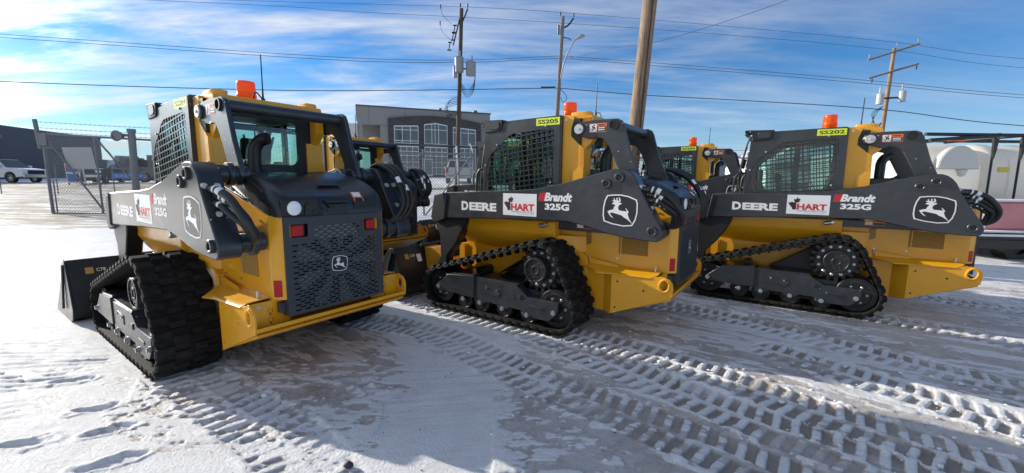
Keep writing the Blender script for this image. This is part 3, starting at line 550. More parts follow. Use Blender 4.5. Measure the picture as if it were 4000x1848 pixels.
    for s_ in(1,-1):
        mb=MB()
        for k in range(4):
            x=-.42-k*.07; mb.prism([(x,1.395),(x-.02,1.39),(x-.085,1.470),(x-.06,1.475)],.425*s_,.438*s_)
        mb.prism([(-.40,1.375),(-.74,1.29),(-.74,1.302),(-.42,1.388)],.43*s_,.445*s_)
        obj('side_vent',mb,mat('vent_grey',(.16,.165,.17),.35,metal=.3),hood,.002)
        mb=MB(); mb.prism(rnd([(-.70,1.455),(-.80,1.43),(-1.00,1.355),(-1.02,1.30),(-.92,1.285),(-.80,1.33)],.03),.418*s_,.436*s_); obj('side_scoop',mb,BLV,hood)
    mb=MB()
    for p in(((-.66,.10),(-.66,-.06),(-.60,-.10),(-.56,-.16),(-.545,-.16),(-.59,-.08),(-.64,-.04)),): mb.mark().prism([(a,b_) for a,b_ in p],1.486,1.4895,'z')
    mb.mark().prism([(-1.0,.05),(-.95,-.02),(-.86,.03),(-.855,.015),(-.93,-.05),(-1.0,-.13),(-1.02,-.13),(-1.02,.06)],1.389,1.40,'z'); sep('hood_crease',mb,HOODM,hood,bevel=.003)
    # exhaust / intake pipe
    mb=MB(); mb.tube([(-.35,.185,1.44),(-.35,.185,1.60),(-.355,.175,1.68),(-.385,.145,1.735),(-.43,.115,1.752)],.047,n=20); mb.cyl((-.35,.185,1.49),(-.35,.185,1.505),.066,n=20); mb.cur=1; mb.cyl((-.425,.118,1.7515),(-.4345,.1115,1.7535),.043,n=20)
    obj('exhaust_pipe',mb,[BLK,BLV],root)
    # --- cab
    mb=MB()
    for s_ in(1,-1):
        mb.box(-.20,.95,.40*s_,.45*s_,.95,1.06); mb.prism([(.90,1.0),(1.0,1.0),(.96,1.62),(.93,2.02),(.87,2.02),(.89,1.6)],.40*s_,.45*s_); mb.box(-.20,-.02,.40*s_,.445*s_,1.0,2.03)
        mb.box(.42,.48,.435*s_,.45*s_,1.05,1.98); mb.box(-.2,.9,.40*s_,.45*s_,1.97,2.03)
    mb.prism(rnd([(-.40,1.40),(.40,1.40),(.40,2.03),(-.40,2.03)],.02),-.225,-.195,'x',holes=[rnd([(-.232,1.555),(.30,1.555),(.30,1.925),(-.232,1.925)],.07)])
    mb.box(-.20,.90,-.40,.40,.93,.98); mb.box(.85,1.15,-.40,.40,.60,1.0)
    mb.box(.90,.95,-.42,.42,1.94,2.0)
    cab=obj('cab_frame',mb,BLK,root,.004)
    mb=MB(); mb.prism([(.96,2.058),(.0,2.075),(-.02,2.03),(.93,2.01)],-.474,.474); mb.box(.93,1.03,-.34,.34,2.035,2.07); obj('cab_roof',mb,GRY,root,.008)
    mb=MB(); mb.prism([(.02,2.078),(-.30,2.062),(-.315,2.02),(-.30,2.0),(.0,2.03)],-.42,.42)
    for s_ in(1,-1): mb.prism(rnd([(-.07,.30*s_),(-.07,.41*s_),(-.25,.41*s_),(-.27,.38*s_),(-.27,.30*s_)],.02,2),2.04,2.10,'z')
    obj('rear_roof_plate',mb,YEL,root,.006)
    mb=MB(); mb.add([(-.21,y,z) for y,z in((-.30,1.53),(.31,1.53),(.31,1.94),(-.30,1.94))],[(0,1,2,3)]); obj('rear_window',mb,GLS,root,smooth=False)
    mb=MB(); mb.add([(1.0,-.40,1.02),(1.0,.40,1.02),(.95,.40,2.0),(.95,-.40,2.0)],[(0,1,2,3)]); dr=obj('front_door_glass',mb,GLS,root,smooth=False)
    mb=MB()
    for s_ in(1,-1):
        mb.mark().tube([(1.0,.43*s_,1.10),(1.09,.44*s_,1.15),(1.10,.44*s_,1.45),(1.06,.44*s_,1.55),(.98,.43*s_,1.56)],.011,n=8); mb.tube([(1.02,.40*s_,1.05),(1.06,.41*s_,1.4),(1.0,.41*s_,1.85),(.97,.40*s_,1.98)],.009,n=8); mb.tube([(1.04,.38*s_,1.35),(1.05,.36*s_,1.6),(1.0,.30*s_,1.9)],.012,n=8)
        mb.cyl((1.03,.36*s_,1.62),(1.01,.37*s_,1.74),.03,n=12)
    mb.mark().tube([(1.04,.42,1.06),(1.08,-.42,1.06)],.02,n=8,smooth=0); sep('grab_handle',mb,BLK,root)
    mb=MB(); mb.prism(rnd([(.02,1.10),(.50,1.10),(.52,1.22),(.18,1.22),(.10,1.55),(.02,1.58)],.04),-.22,.22); mb.prism(rnd([(.03,1.60),(.09,1.60),(.06,1.78),(-.0,1.78)],.02),-.12,.12)
    seat=obj('seat',mb,SEAT,root,.02)
    mb=MB()
    for s_ in(1,-1): mb.mark().prism([(.05,1.0),(.75,1.0),(.78,1.28),(.55,1.34),(.05,1.30)],.25*s_,.38*s_); mb.cyl((.62,.31*s_,1.3),(.64,.31*s_,1.48),.018,n=10); mb.cyl((.64,.31*s_,1.47),(.64,.31*s_,1.56),.03,n=12)
    sep('control_console',mb,BLK,root,bevel=.01); mb=MB(); mb.box(.83,.88,-.38,-.22,1.45,1.62); obj('monitor',mb,BLK,root,.01)
    # beacon, antenna
    mb=MB(); ZB=2.09
    prof=[(.070,-.01),(.072,.01),(.075,.018),(.075,.055),(.079,.060),(.079,.068),(.075,.073),(.0745,.085),(.0725,.090),(.0745,.095),(.0725,.105),(.0745,.110),(.0725,.120),(.0745,.125),(.0725,.135),(.0740,.140),(.072,.150),(.0735,.155),(.072,.170),(.066,.182),(.02,.186),(.0,.186)]
    rows=[[(.15+r*math.cos(2*PI*k/32),r*math.sin(2*PI*k/32),ZB+h) for k in range(33)] for r,h in prof]; mb.grid(rows); bc=obj('beacon_lamp',mb,AMB,root,ang=50)
    mb=MB(); mb.cyl((.15,0,2.05),(.15,0,2.092),.075,n=28); mb.box(.05,.25,-.05,.05,2.06,2.078); obj('beacon_base',mb,BLK,bc,.003)
    mb=MB(); mb.cyl((-.15,0,2.07),(-.15,0,2.10),.016,n=12); mb.cyl((-.15,0,2.10),(-.152,0,2.18),.009,.006,n=8); mb.cyl((-.152,0,2.18),(-.157,0,2.45),.0055,.0045,n=8); mb.tube([(-.15,0,2.09),(-.19,.06,2.13),(-.24,.10,2.12),(-.27,.13,2.07)],.006,n=6); obj('antenna',mb,BLK,root)
    # hoses
    mb=MB(); SL=[]
    for i,(y0,z0,dz,r) in enumerate(((.69,1.375,0,.024),(.665,1.33,-.02,.024),(.69,1.285,-.05,.018),(.655,1.25,-.06,.018))):
        mb.mark().tube([(-.90-.02*i,y0,z0),(-1.0-.01*i,y0-.005,z0-.01),(-1.11,y0-.03,z0-.06+dz*.2),(-1.20+.02*i,y0-.06,1.20+dz*.6),(-1.195+.025*i,.57,1.10+dz*.3),(-1.12+.02*i,.55,1.06),(-1.02,.53,1.08)],r,n=10,rib=.02)
    hose=sep('hydraulic_hose',mb,mat('hose_rubber',(.016,.016,.017),.45,noise=.2,nscale=60),root)[0]
    mb=MB()
    for i,(y0,z0) in enumerate(((.69,1.375),(.665,1.33),(.69,1.285),(.655,1.25))): mb.mark().cyl((-.88-.02*i,y0,z0),(-.955-.02*i,y0-.002,z0-.003),.024 if i<2 else .018,n=14)
    sep('hose_fitting',mb,mat('fitting_steel',(.22,.23,.24),.35,metal=.8),hose)
    mb=MB()
    for i,(y0,z0) in enumerate(((.688,1.372),(.663,1.326),(.688,1.28),(.653,1.243))): 
        mb.mark().cyl((-.975-.02*i,y0,z0),(-.988-.02*i,y0-.003,z0-.004),.0265 if i<2 else .020,n=14)
        if i!=2: mb.mark().cyl((-1.015-.02*i,y0-.004,z0-.009),(-1.045-.015*i,y0-.009,z0-.024),.0265 if i<2 else .020,n=14)
    sep('hose_tag',mb,WHT,hose)
    mb=MB()
    for i in range(3):
        y=-.755+i*.038; e=.012*i; mb.mark().tube([(-.60,y+.01,1.50),(-.70,y,1.567),(-.82,y,1.572-e),(-.95,y,1.51-e),(-1.08+e,y+.01,1.37),(-1.135+e,y+.03,1.24),(-1.10+e,y+.07,1.13),(-1.03,y+.13,1.07)],.019,n=10,rib=.03)
    mb.mark().tube([(-.62,-.79,1.40),(-.74,-.80,1.52),(-.9,-.80,1.49),(-1.04,-.785,1.34),(-1.07,-.765,1.2),(-1.0,-.72,1.1)],.018,n=10,rib=.03)
    hr=sep('hydraulic_hose',mb,MATS['hose_rubber'],root)[0]
    mb=MB()
    for x,y,z in((-1.00,-.68,1.455),(-1.055,-.715,1.385)): mb.mark().cyl((x,y,z),(x-.035,y+.003,z-.045),.0225,n=12)
    sep('hose_tag',mb,WHT,hr)
    for s_ in(1,-1): build_track(root,s_)
    # --- bucket
    bk=bpy.data.objects.new('bucket',None); C.objects.link(bk); bk.parent=root
    mb=MB(); prof=[(1.90,.585),(1.86,.50),(1.80,.30),(1.77,.16),(1.82,.06),(1.92,.02),(2.62,.01),(2.64,.025),(1.94,.045),(1.85,.09),(1.80,.17),(1.83,.30),(1.89,.50),(1.93,.585),(1.95,.62),(1.92,.625)]
    mb.prism(prof,-1.0,1.0); obj('bucket_shell',mb,MATS['black_paint'],bk,.004)
    for s_ in(1,-1):
        mb=MB(); mb.prism([(1.885,.60),(1.79,.30),(1.755,.16),(1.81,.05),(1.91,.01),(2.63,.008),(2.60,.05),(2.16,.42),(2.0,.60),(1.95,.63)],1.0*s_,1.014*s_); obj('bucket_side',mb,GRY,bk,.003)
        mb=MB(); mb.tube([(1.93,1.02*s_,.58),(2.10,1.03*s_,.12)],.010,n=8,smooth=0); obj('side_brace',mb,BLK,bk)
    mb=MB(); mb.box(1.78,1.90,-.55,.55,.20,.50); mb.cyl((1.86,-.62,.62),(1.86,.62,.62),.022,n=12)
    for s_ in(1,-1): mb.prism([(1.90,.64),(1.70,.60),(1.62,.45),(1.66,.15),(1.84,.10)],.28*s_,.30*s_)
    obj('bucket_mount',mb,MATS['black_paint'],bk,.004)
    mb=MB()
    for s_ in(1,-1): mb.prism([(1.86,.60),(1.70,.60),(1.56,.50),(1.52,.36),(1.58,.24),(1.74,.14),(1.80,.16)],.35*s_,.56*s_); mb.prism([(1.50,.58),(1.42,.44),(1.42,.36),(1.56,.30)],.50*s_,.53*s_)
    mb.box(1.66,1.76,-.5,.5,.20,.42); obj('coupler',mb,YEL,root,.006)
    mb=MB()
    for y in(.80,.0):
        pos=lambda u,v:(1.895-(.585-v)*.42-.006,y-u,v)
        mb.mark(); mb.cur=0; mb.add([pos(-.08,.54),pos(-.02,.54),pos(-.02,.48),pos(-.08,.48)],[(0,1,2,3)]); mb.mark(); mb.cur=1; mb.add([pos(.10,.52),pos(.17,.52),pos(.17,.43),pos(.10,.43)],[(0,1,2,3)])
        mb.mark(); v,f=textv('C78',0,.07,.495,.525,.01); add2d(mb,v,f,lambda a,b_:(pos(a,b_)[0]-.001,pos(a,b_)[1],b_))
    sep('bucket_sticker',mb,[GOLD,WHT],bk,smooth=False)
    return root
def unit_label(root,txt):
    sc=[o for o in root.children if o.name.startswith('side_screen_frame')][0]
    mb=MB(); y=.487; mb.box(.008,.278,y,y+.001,1.985,2.056); mb.cur=1; v,f=textv(txt,-.258,-.028,2.000,2.041,.02); add2d(mb,v,f,lambda u,v:(-u,y+.002,v)); 
    o=obj('unit_label',mb,[LIME,BLV],sc,smooth=False)
    # same label at the other side
    sc=[o for o in root.children if o.name.startswith('side_screen_frame')][1]
    mb=MB(); mb.box(.008,.278,-y-.001,-y,1.985,2.056); mb.cur=1; v,f=textv(txt,.028,.258,2.000,2.041,.02); add2d(mb,v,f,lambda u,v:(u,-y-.002,v)); obj('unit_label',mb,[LIME,BLV],sc,smooth=False)
def copy_tree(o,parent=None):
    c=o.copy(); C.objects.link(c); c.parent=parent
    for ch in o.children: copy_tree(ch,c)
    return c
proto=build_loader()
UN=[('SS204',(-2.216,3.677,-.004),144.62,'track loader labelled SS204, nearest at left, its rear grille facing the viewer'),
    ('SS205',(.742,4.570,.004),145.22,'track loader labelled SS205, middle of the front row, seen from its side'),
    ('SS202',(4.030,5.176,.0),145.82,'track loader labelled SS202, rightmost of the front row, beside the white tank trailer'),
    ('SS201',(-2.721,7.099,.044),145.42,'back row track loader behind SS204, its rear half seen past that hood'),
    ('SS203',(.426,7.641,.051),146.44,'track loader labelled SS203, hidden behind SS205 and seen through its cab screen'),
    ('SS206',(3.776,8.512,.065),148.12,'track loader labelled SS206, back row, seen between SS205 and SS202')]
for i,(t,loc,a,lb) in enumerate(UN):
    r=copy_tree(proto) if i else None
    if i==0: continue
    r.location=loc; r.rotation_euler=(0,0,R(a)); r['label']=lb; r['group']='track loaders parked in two rows on the snowy yard'; unit_label(r,t)
proto.location=UN[0][1]; proto.rotation_euler=(0,0,R(UN[0][2])); proto['label']=UN[0][3]; proto['group']='track loaders parked in two rows on the snowy yard'; unit_label(proto,'SS204')
#GROUND#
# ---------------------------------------------------------------- ground
def sst(a,b_,x): t=np.clip((x-a)/(b_-a),0,1); return t*t*(3-2*t)
def terr(x,y):
    x=np.asarray(x,float);y=np.asarray(y,float)
    g=np.interp(x,[-45,-30,-14,100],[.70,.78,1,1])
    z=np.interp(y,[5.5,8.5,14,32,52,80],[0,.065,.168,1.17,1.8,1.9]); return z*np.where(y>14,g,1)
_rs=np.random.RandomState(3); _T=_rs.rand(256,256)
def vn(x,y):
    xi=np.floor(x).astype(int);yi=np.floor(y).astype(int); fx=x-xi;fy=y-yi; fx=fx*fx*(3-2*fx);fy=fy*fy*(3-2*fy)
    a=_T[xi&255,yi&255];b_=_T[(xi+1)&255,yi&255];c=_T[xi&255,(yi+1)&255];d=_T[(xi+1)&255,(yi+1)&255]
    return (a*(1-fx)+b_*fx)*(1-fy)+(c*(1-fx)+d*fx)*fy
def fbm(x,y,o=4,g=.5):
    s=0;a=1;t=0
    for k in range(o): s=s+a*vn(x*2**k+17.3*k,y*2**k+5.1*k); t+=a; a*=g
    return s/t
def axis(parts):
    o=[parts[0][0]]
    for a,b_,n,p in parts:
        for i in range(1,n+1): t=i/n; t=t**p if p>0 else 1-(1-t)**(-p); o.append(a+(b_-a)*t)
    return np.array(o)
xs=axis([(-900,-60,14,-3),(-60,-9,70,-1.8),(-9,-3.4,150,-1.3),(-3.4,3.8,760,1),(3.8,9,170,1.3),(9,60,60,1.8),(60,900,14,3)])
ys=axis([(-300,-6,10,-3),(-6,1.0,24,-1.6),(1.0,2.4,175,1),(2.4,3.8,155,1),(3.8,6.5,150,1.1),(6.5,16,150,1.4),(16,60,80,1.5),(60,2400,22,3.5)])
X,Y=np.meshgrid(xs,ys); Z=terr(X,Y).copy()
PATHS=[[(-2.4,2.91),(-1.95,2.59),(-1.47,2.28),(-1.1,2.0),(-.8,1.65),(-.62,1.3)],
 [(-1.55,4.1),(-1.1,3.97),(-.65,3.72),(-.1,3.15),(.37,2.70),(.73,2.41),(1.1,2.1),(1.6,1.62)],
 [(.57,3.80),(.95,3.52),(1.22,3.28),(1.62,2.86),(1.92,2.50),(2.3,2.11),(2.8,1.6)],
 [(1.40,5.0),(2.0,4.6),(2.58,4.05),(2.95,3.55),(3.35,3.05),(3.9,2.5)],
 [(3.87,4.40),(4.35,3.95),(4.62,3.5),(5.0,2.9)],[(4.69,5.61),(5.5,5.0),(6.3,4.2)],
 [(1.05,2.85),(1.42,2.42),(1.75,2.1),(2.2,1.6)],[(2.35,3.3),(2.75,2.72),(3.1,2.3),(3.6,1.8)],
 [(-3.4,9.5),(-1.2,8.6),(1.5,6.8),(3.0,5.6)],[(-1.25,4.95),(-.5,4.35),(.15,3.9),(.55,3.45),(.95,2.95)]]
def smoothpath(P,k=10):
    P=[np.array(p) for p in P]; E=[P[0]*2-P[1]]+P+[P[-1]*2-P[-2]]; o=[]
    for i in range(1,len(E)-2):
        for j in range(k): t=j/k; a,b_,c,d=E[i-1:i+3]; o.append(.5*((2*b_)+(c-a)*t+(2*a-5*b_+4*c-d)*t*t+(3*b_-a-3*c+d)*t**3))
    return np.array(o+[P[-1]])
near=(X>-7)&(X<9)&(Y>.8)&(Y<12)
xn=X[near];yn=Y[near]
def coords(P,w):
    q=smoothpath(P); m_=(xn>q[:,0].min()-w)&(xn<q[:,0].max()+w)&(yn>q[:,1].min()-w)&(yn<q[:,1].max()+w)
    id_=np.where(m_)[0]; px,py=xn[id_],yn[id_]; best=np.full(len(px),9.);s=np.zeros(len(px));t=np.zeros(len(px)); acc=0
    for i in range(len(q)-1):
        a=q[i];d=q[i+1]-a;l=np.hypot(*d); u=d/l; al=(px-a[0])*u[0]+(py-a[1])*u[1]; la=-(px-a[0])*u[1]+(py-a[1])*u[0]
        ex=np.maximum(0,np.maximum(-al,al-l)); dd=np.hypot(la,ex); k=dd<best; best[k]=dd[k]; s[k]=acc+al[k]; t[k]=la[k]; acc+=l
    k=best<w; return id_[k],s[k],t[k]
wob=fbm(xn*3,yn*3,3)-.5
n1=fbm(xn*2.2,yn*2.2,4); n2=fbm(xn*9+3,yn*22+9,4); n3=fbm(xn*38,yn*38,3); n4=fbm(xn*1.1+40,yn*1.1,3)
# how icy the ground is before the tracks: clean snow / packed ice
base=np.full(len(xn),.0)
bx=-.03+.05*(yn-2)+.10*wob
base=np.maximum(base,.86*sst(-.10,.10,xn-bx)*sst(3.9,3.3,yn+.2*wob))
base=np.maximum(base,.80*sst(-.2,.6,xn-.2+.6*(yn-4.0)*.4)*sst(3.0,3.6,yn))
dl=np.abs((xn+1.30)*.94+(yn-2.75)*.34-.12*wob)                 # brown smear behind the nearest loader
base=np.maximum(base,.78*sst(.42,.12,dl)*sst(1.95,2.5,yn)); base=np.maximum(base,.72*sst(1.25,.7,np.hypot(xn+1.75,yn-3.2)))
base*=1-.9*sst(5.2,6.0,xn-.35*(yn-5))*sst(5.6,6.1,yn)
base=np.where(xn<-2.5,base*.3,base)
rx,ry=xn*.82-yn*.57,xn*.57+yn*.82
stk=fbm(xn*1.6+.5*yn,yn*26-xn*4,3)
hgt=.004*(n1-.5)+.009*(n2-.5)*(.3+base)+.004*(n3-.5)*(.5+base)+.011*(stk-.5)*(1-base)+.009*(fbm(xn*9,yn*14,4,.65)-.5)*(1-base)*sst(-1.2,-2.0,xn)+.030*(fbm(xn*2.6,yn*6.5,5,.62)-.5)*sst(-2.2,-3.4,xn)+.004*(fbm(xn*13,yn*19,3)-.5)*base+.010*(fbm(rx*3,ry*15,4)-.5)*base
ice=base.copy()
hh=np.zeros(len(xn)); edge=np.zeros(len(xn)); pitm=np.zeros(len(xn))
for pi_,P in enumerate(PATHS):
    id_,s,t=coords(P,.30); st=.55+.45*sst(.35,.6,fbm(xn[id_]*2.5+pi_*9,yn[id_]*2.5,2)); 
    j=(fbm(xn[id_]*17+pi_,yn[id_]*17,3)-.5)
    tt=np.abs(t)+.02*j; inside=sst(.225,.195,tt); p=.098
    col=np.where(t>0,0,.5); ph=((s+.010*j)/p+col+.25*np.abs(t)/.2)%1
    pit=sst(.05,.10,ph)*sst(.66,.61,ph)*sst(.014,.022,tt)*sst(.200,.192,tt)
    hh[id_]+= -.010*inside*st -.021*pit*st + .020*np.exp(-((tt-.225)/.03)**2)*sst(-.08,.22,j+wob[id_]*.6)*st + .009*inside*(1-pit)*np.clip(j*2.0+.2,0,1)*st
    ice[id_]=np.maximum(ice[id_]*(1-.75*inside*(1-pit)*st),.95*pit*st*np.where(P[0][0]<-2,.55,1)); pitm[id_]=np.maximum(pitm[id_],pit*st*np.where(P[0][0]<-2,.5,1))
    ice[id_]=np.minimum(ice[id_],1-.9*np.exp(-((tt-.225)/.035)**2)*st*sst(-.12,.15,j+wob[id_]*.6))
# boot prints and drag marks
for fx,fy,a,l in((-2.57,2.41,.35,.14),(-2.28,2.20,.5,.13),(-2.62,2.08,.25,.14),(-2.02,1.93,.6,.13),(-1.08,2.77,-.35,.12),(-.97,2.70,-.3,.11),(-3.1,2.78,.2,.13),(-3.35,2.25,.55,.14)):
    u=(xn-fx)*math.cos(a)+(yn-fy)*math.sin(a);v=-(xn-fx)*math.sin(a)+(yn-fy)*math.cos(a); q=np.sqrt((u/l)**2+(v/(.052+.01*np.sin(u*30)))**2)+1.1*(n2-.5)+.5*(n1-.5)
    k=q<2; hh[k]+=(-.022*sst(1.05,.6,q[k])*(.6+.8*n3[k]) +.010*np.exp(-((q[k]-1.2)/.2)**2))
for (ax_,ay,bx_,by_,w,d) in((-2.95,2.98,-5.6,2.35,.34,.016),(-3.1,3.35,-6,3.1,.3,.012),(-2.8,2.45,-4.6,1.9,.22,.008),(-4.2,3.9,-7,3.95,.3,.012),(-4.0,5.2,-7,5.8,.35,.014)):
    dx,dy=bx_-ax_,by_-ay; l=math.hypot(dx,dy); u=((xn-ax_)*dx+(yn-ay)*dy)/l; v=(-(xn-ax_)*dy+(yn-ay)*dx)/l
    k=(u>0)&(u<l)&(np.abs(v)<w); e=sst(w,w*.6,np.abs(v[k]))*sst(0,.3,u[k]); hh[k]+=-d*e*(.4+.7*np.sin(v[k]*85+9*n4[k]+5*n1[k]))*(.2+1.3*n2[k]); ice[k]=np.maximum(ice[k],.35*e*sst(.4,.8,n2[k]))
# break ice/snow up; snow lies on top of the ice
mx_=sst(.9,.3,xn)*sst(3.3,2.9,yn)
brk=(fbm(rx*1.3,ry*7,4,.55)*.62+fbm(rx*9,ry*30,3)*.38)*(1-mx_)+(fbm(xn*5,yn*15,4,.6)*.55+fbm(xn*18,yn*36,3)*.45)*mx_
m_ice=np.where(ice>.02,sst(.22,.40,ice*.52-2.5*(brk-.495)),0); m_ice=np.maximum(m_ice,np.clip(pitm*.9*(ice>.3),0,1))
hgt=hgt+hh+.013*(1-m_ice)*np.where(base+pitm>.1,1,.3)
lim=sst(-7,-6,xn)*sst(9,8,xn)*sst(12,10,yn)*sst(.8,1,yn)
under=np.ones(len(xn))
for cx,cy,an in((-2.216,3.677,144.6),(.742,4.57,145.2),(4.03,5.176,145.8)):      # flat where the belts stand
    c_,s_=math.cos(R(an)),math.sin(R(an)); u=(xn-cx)*c_+(yn-cy)*s_; v=np.abs(-(xn-cx)*s_+(yn-cy)*c_); k=(u>-.42)&(u<1.5)&(v>.48)&(v<.97); hgt[k]=np.minimum(hgt[k],.004)
Z[near]+=hgt*lim*.72
mid=~near; Z[mid]+=(.05*(fbm(X[mid]*.35,Y[mid]*.35,3)-.5)+.02*(fbm(X[mid]*2,Y[mid]*2,2)-.5))*sst(8,11,np.hypot(X[mid],Y[mid]-1))
Z[Y>200]-=2; ICE=np.zeros_like(X); ICE[near]=m_ice; PIT=np.zeros_like(X); PIT[near]=pitm*(base>.15)
GRS=sst(-7.5,-10,X+.12*(Y-9))*sst(9.0,12,Y)*sst(40,32,Y)*(.70+.0*X)
GRS=np.maximum(GRS,.95*sst(25.4,26,Y)*sst(28.3,27.8,Y)); GRS=np.maximum(GRS,.8*sst(24,25,X)*sst(10,12,Y))
ny,nx=X.shape; co_=np.stack([X,Y,Z],-1).reshape(-1,3).astype(np.float32)
i0=(np.arange(ny-1)[:,None]*nx+np.arange(nx-1)[None]).ravel(); F=np.stack([i0,i0+1,i0+nx+1,i0+nx],1).astype(np.int32)
me=bpy.data.meshes.new('ground'); me.vertices.add(len(co_)); me.vertices.foreach_set('co',co_.ravel()); me.loops.add(F.size); me.loops.foreach_set('vertex_index',F.ravel())
me.polygons.add(len(F)); me.polygons.foreach_set('loop_start',np.arange(0,F.size,4,dtype=np.int32)); me.polygons.foreach_set('loop_total',np.full(len(F),4,dtype=np.int32)); me.polygons.foreach_set('use_smooth',np.ones(len(F),dtype=bool)); me.update(calc_edges=True)
for nm,A_ in(('ice',ICE),('grass',GRS),('pit',PIT)): a=me.attributes.new(nm,'FLOAT','POINT'); a.data.foreach_set('value',A_.ravel().astype(np.float32))
M=bpy.data.materials.new('snow_ground'); M.use_nodes=True; t=M.node_tree; b=t.nodes['Principled BSDF']
def at_(n): a=N(t,'ShaderNodeAttribute'); a.attribute_name=n; return a.outputs['Fac']
tcn=N(t,'ShaderNodeNewGeometry'); P_=tcn.outputs['Position']
def noi(sc,det=5,rough=.6,dist=0): n=N(t,'ShaderNodeTexNoise',inp={'Scale':sc,'Detail':det,'Roughness':rough,'Distortion':dist}); L(t,P_,n.inputs['Vector']); return n.outputs[0]
def mr(src,a,b_,c,d): r=N(t,'ShaderNodeMapRange',inp={1:a,2:b_,3:c,4:d}); L(t,src,r.inputs[0]); return r.outputs[0]
def mixc(f,A_,B_):
    x=N(t,'ShaderNodeMix',data_type='RGBA')
    for s_,v in(('A',A_),('B',B_)):
        if isinstance(v,tuple): x.inputs[s_].default_value=(*v,1)
        else: L(t,v,x.inputs[s_])
    L(t,f,x.inputs['Factor']) if not isinstance(f,float) else None
    return x.outputs['Result']
def mth(op,a,b_):
    x=N(t,'ShaderNodeMath',operation=op)
    for i,v in enumerate((a,b_)):
        if isinstance(v,(int,float)): x.inputs[i].default_value=v
        else: L(t,v,x.inputs[i])
    return x.outputs[0]
snow=mixc(mr(noi(5,6),.42,.70,0,.5),(.80,.805,.81),(.66,.63,.59))
icec=mixc(mr(noi(3.2,5,.65),.42,.68,0,1),(.56,.53,.50),(.36,.30,.25)); icec=mixc(mr(noi(22,5,.7),.45,.65,0,.6),icec,(.66,.66,.66)); icec=mixc(mr(noi(45,4,.7),.62,.74,0,.7),icec,(.16,.12,.10))
icec=mixc(mth('MULTIPLY',at_('pit'),.8),icec,(.29,.245,.205))
iceF=mr(mth('ADD',at_('ice'),mth('MULTIPLY',mth('SUBTRACT',noi(110,4,.7),.5),.7)),.3,.7,0,.93)
col=mixc(iceF,snow,icec)
gr_=mixc(mr(noi(30,6,.7),.35,.65,0,1),(.36,.29,.18),(.16,.12,.07))
gm=N(t,'ShaderNodeMapping'); gm.inputs['Scale'].default_value=(.5,2.2,1); L(t,P_,gm.inputs[0]); gn=N(t,'ShaderNodeTexNoise',inp={'Scale':1.4,'Detail':8,'Roughness':.68}); L(t,gm.outputs[0],gn.inputs['Vector'])
gf=mr(mth('ADD',at_('grass'),mth('MULTIPLY',mth('SUBTRACT',gn.outputs[0],.5),3.2)),.40,.72,0,1); gf=mth('MULTIPLY',gf,mr(at_('grass'),.02,.15,0,1))
col=mixc(gf,col,gr_); L(t,col,b.inputs['Base Color'])
rg=mixc(iceF,(.62,.62,.62),(.30,.30,.30)); L(t,rg,b.inputs['Roughness']); b.inputs['Specular IOR Level'].default_value=.4
b.inputs['Subsurface Weight'].default_value=0
bmp=N(t,'ShaderNodeBump',inp={'Strength':.85,'Distance':.016}); L(t,mth('ADD',noi(55,6,.7),mth('MULTIPLY',noi(190,3),.35)),bmp.inputs['Height']); L(t,bmp.outputs[0],b.inputs['Normal'])
g=link_mesh('ground',me,None,[M]); g['kind']='structure'
SNOWM=mat('loose_snow',(.80,.815,.83),.7,noise=.06,nscale=30,bump=.4,bscale=70)
# loose snow clods thrown up by the tracks, and grit
def clods(name,label,pts,M_,kind=True):
    mb=MB()
    for x,y,r in pts:
        z=float(terr(x,y)); n=[]; a0=random.random()*6
        for ring_,(zz,rr) in enumerate(((0,.8),(.45,1),(.9,.6))):
            for k in range(6): a=a0+k*PI/3+ring_*.5; q=r*rr*random.uniform(.75,1.2); n.append((x+q*math.cos(a)*1.2,y+q*math.sin(a),z+.004+zz*r*.9))
        n.append((x,y,z+r)); fs=[(i,(i+1)%6,6+(i+1)%6,6+i) for i in range(6)]+[(6+i,6+(i+1)%6,12+(i+1)%6,12+i) for i in range(6)]+[(12+i,12+(i+1)%6,18) for i in range(6)]
        mb.add(n,fs)
    o=obj(name,mb,M_,ang=80); o['kind']='stuff'; o['label']=label; o['category']='snow'; return o
pts=[]
for P in PATHS:
    q=smoothpath(P)
    for i in range(len(q)-1):
        d=q[i+1]-q[i]; l=np.hypot(*d); u=d/l; 
        for k in range(int(l*22)):
            c=q[i]+d*random.random(); w=random.choice((-1,1))*random.gauss(.225,.03) if random.random()<.65 else random.gauss(0,.12)
            x,y=c[0]-u[1]*w,c[1]+u[0]*w
            if y<7: pts.append((x,y,abs(random.gauss(0,.007))+.003))
for k in range(350):
    x=random.uniform(-.2,5);y=random.uniform(1.3,5.5); pts.append((x,y,abs(random.gauss(0,.006))+.002))
clods('snow_clods','loose crumbs of snow thrown up along the tread prints',pts,SNOWM)
cl=clods('grit','dark grit and small stones strewn on the snow',[(random.gauss(-.8,.8),random.uniform(1.5,3.4),random.uniform(.002,.005)) for k in range(60)],mat('grit_brown',(.10,.06,.04),.8)); cl['category']='grit'
mb=MB(); rr=random.Random(5)
rows=[]
for i in range(7):
    a=PI*i/6; rows.append([( -.81+.026*math.sin(a)*math.cos(b_*PI/5)*rr.uniform(.85,1.1), 1.91+.02*math.sin(a)*math.sin(b_*PI/5)*rr.uniform(.85,1.1), .014+.018*math.cos(a)) for b_ in range(10)]); rows[-1].append(rows[-1][0])
mb.grid(rows); tag(obj('stone',mb,mat('dark_stone',(.03,.03,.032),.6,noise=.3,nscale=60),ang=60),'small black stone lying on the snow at the bottom edge','stone')
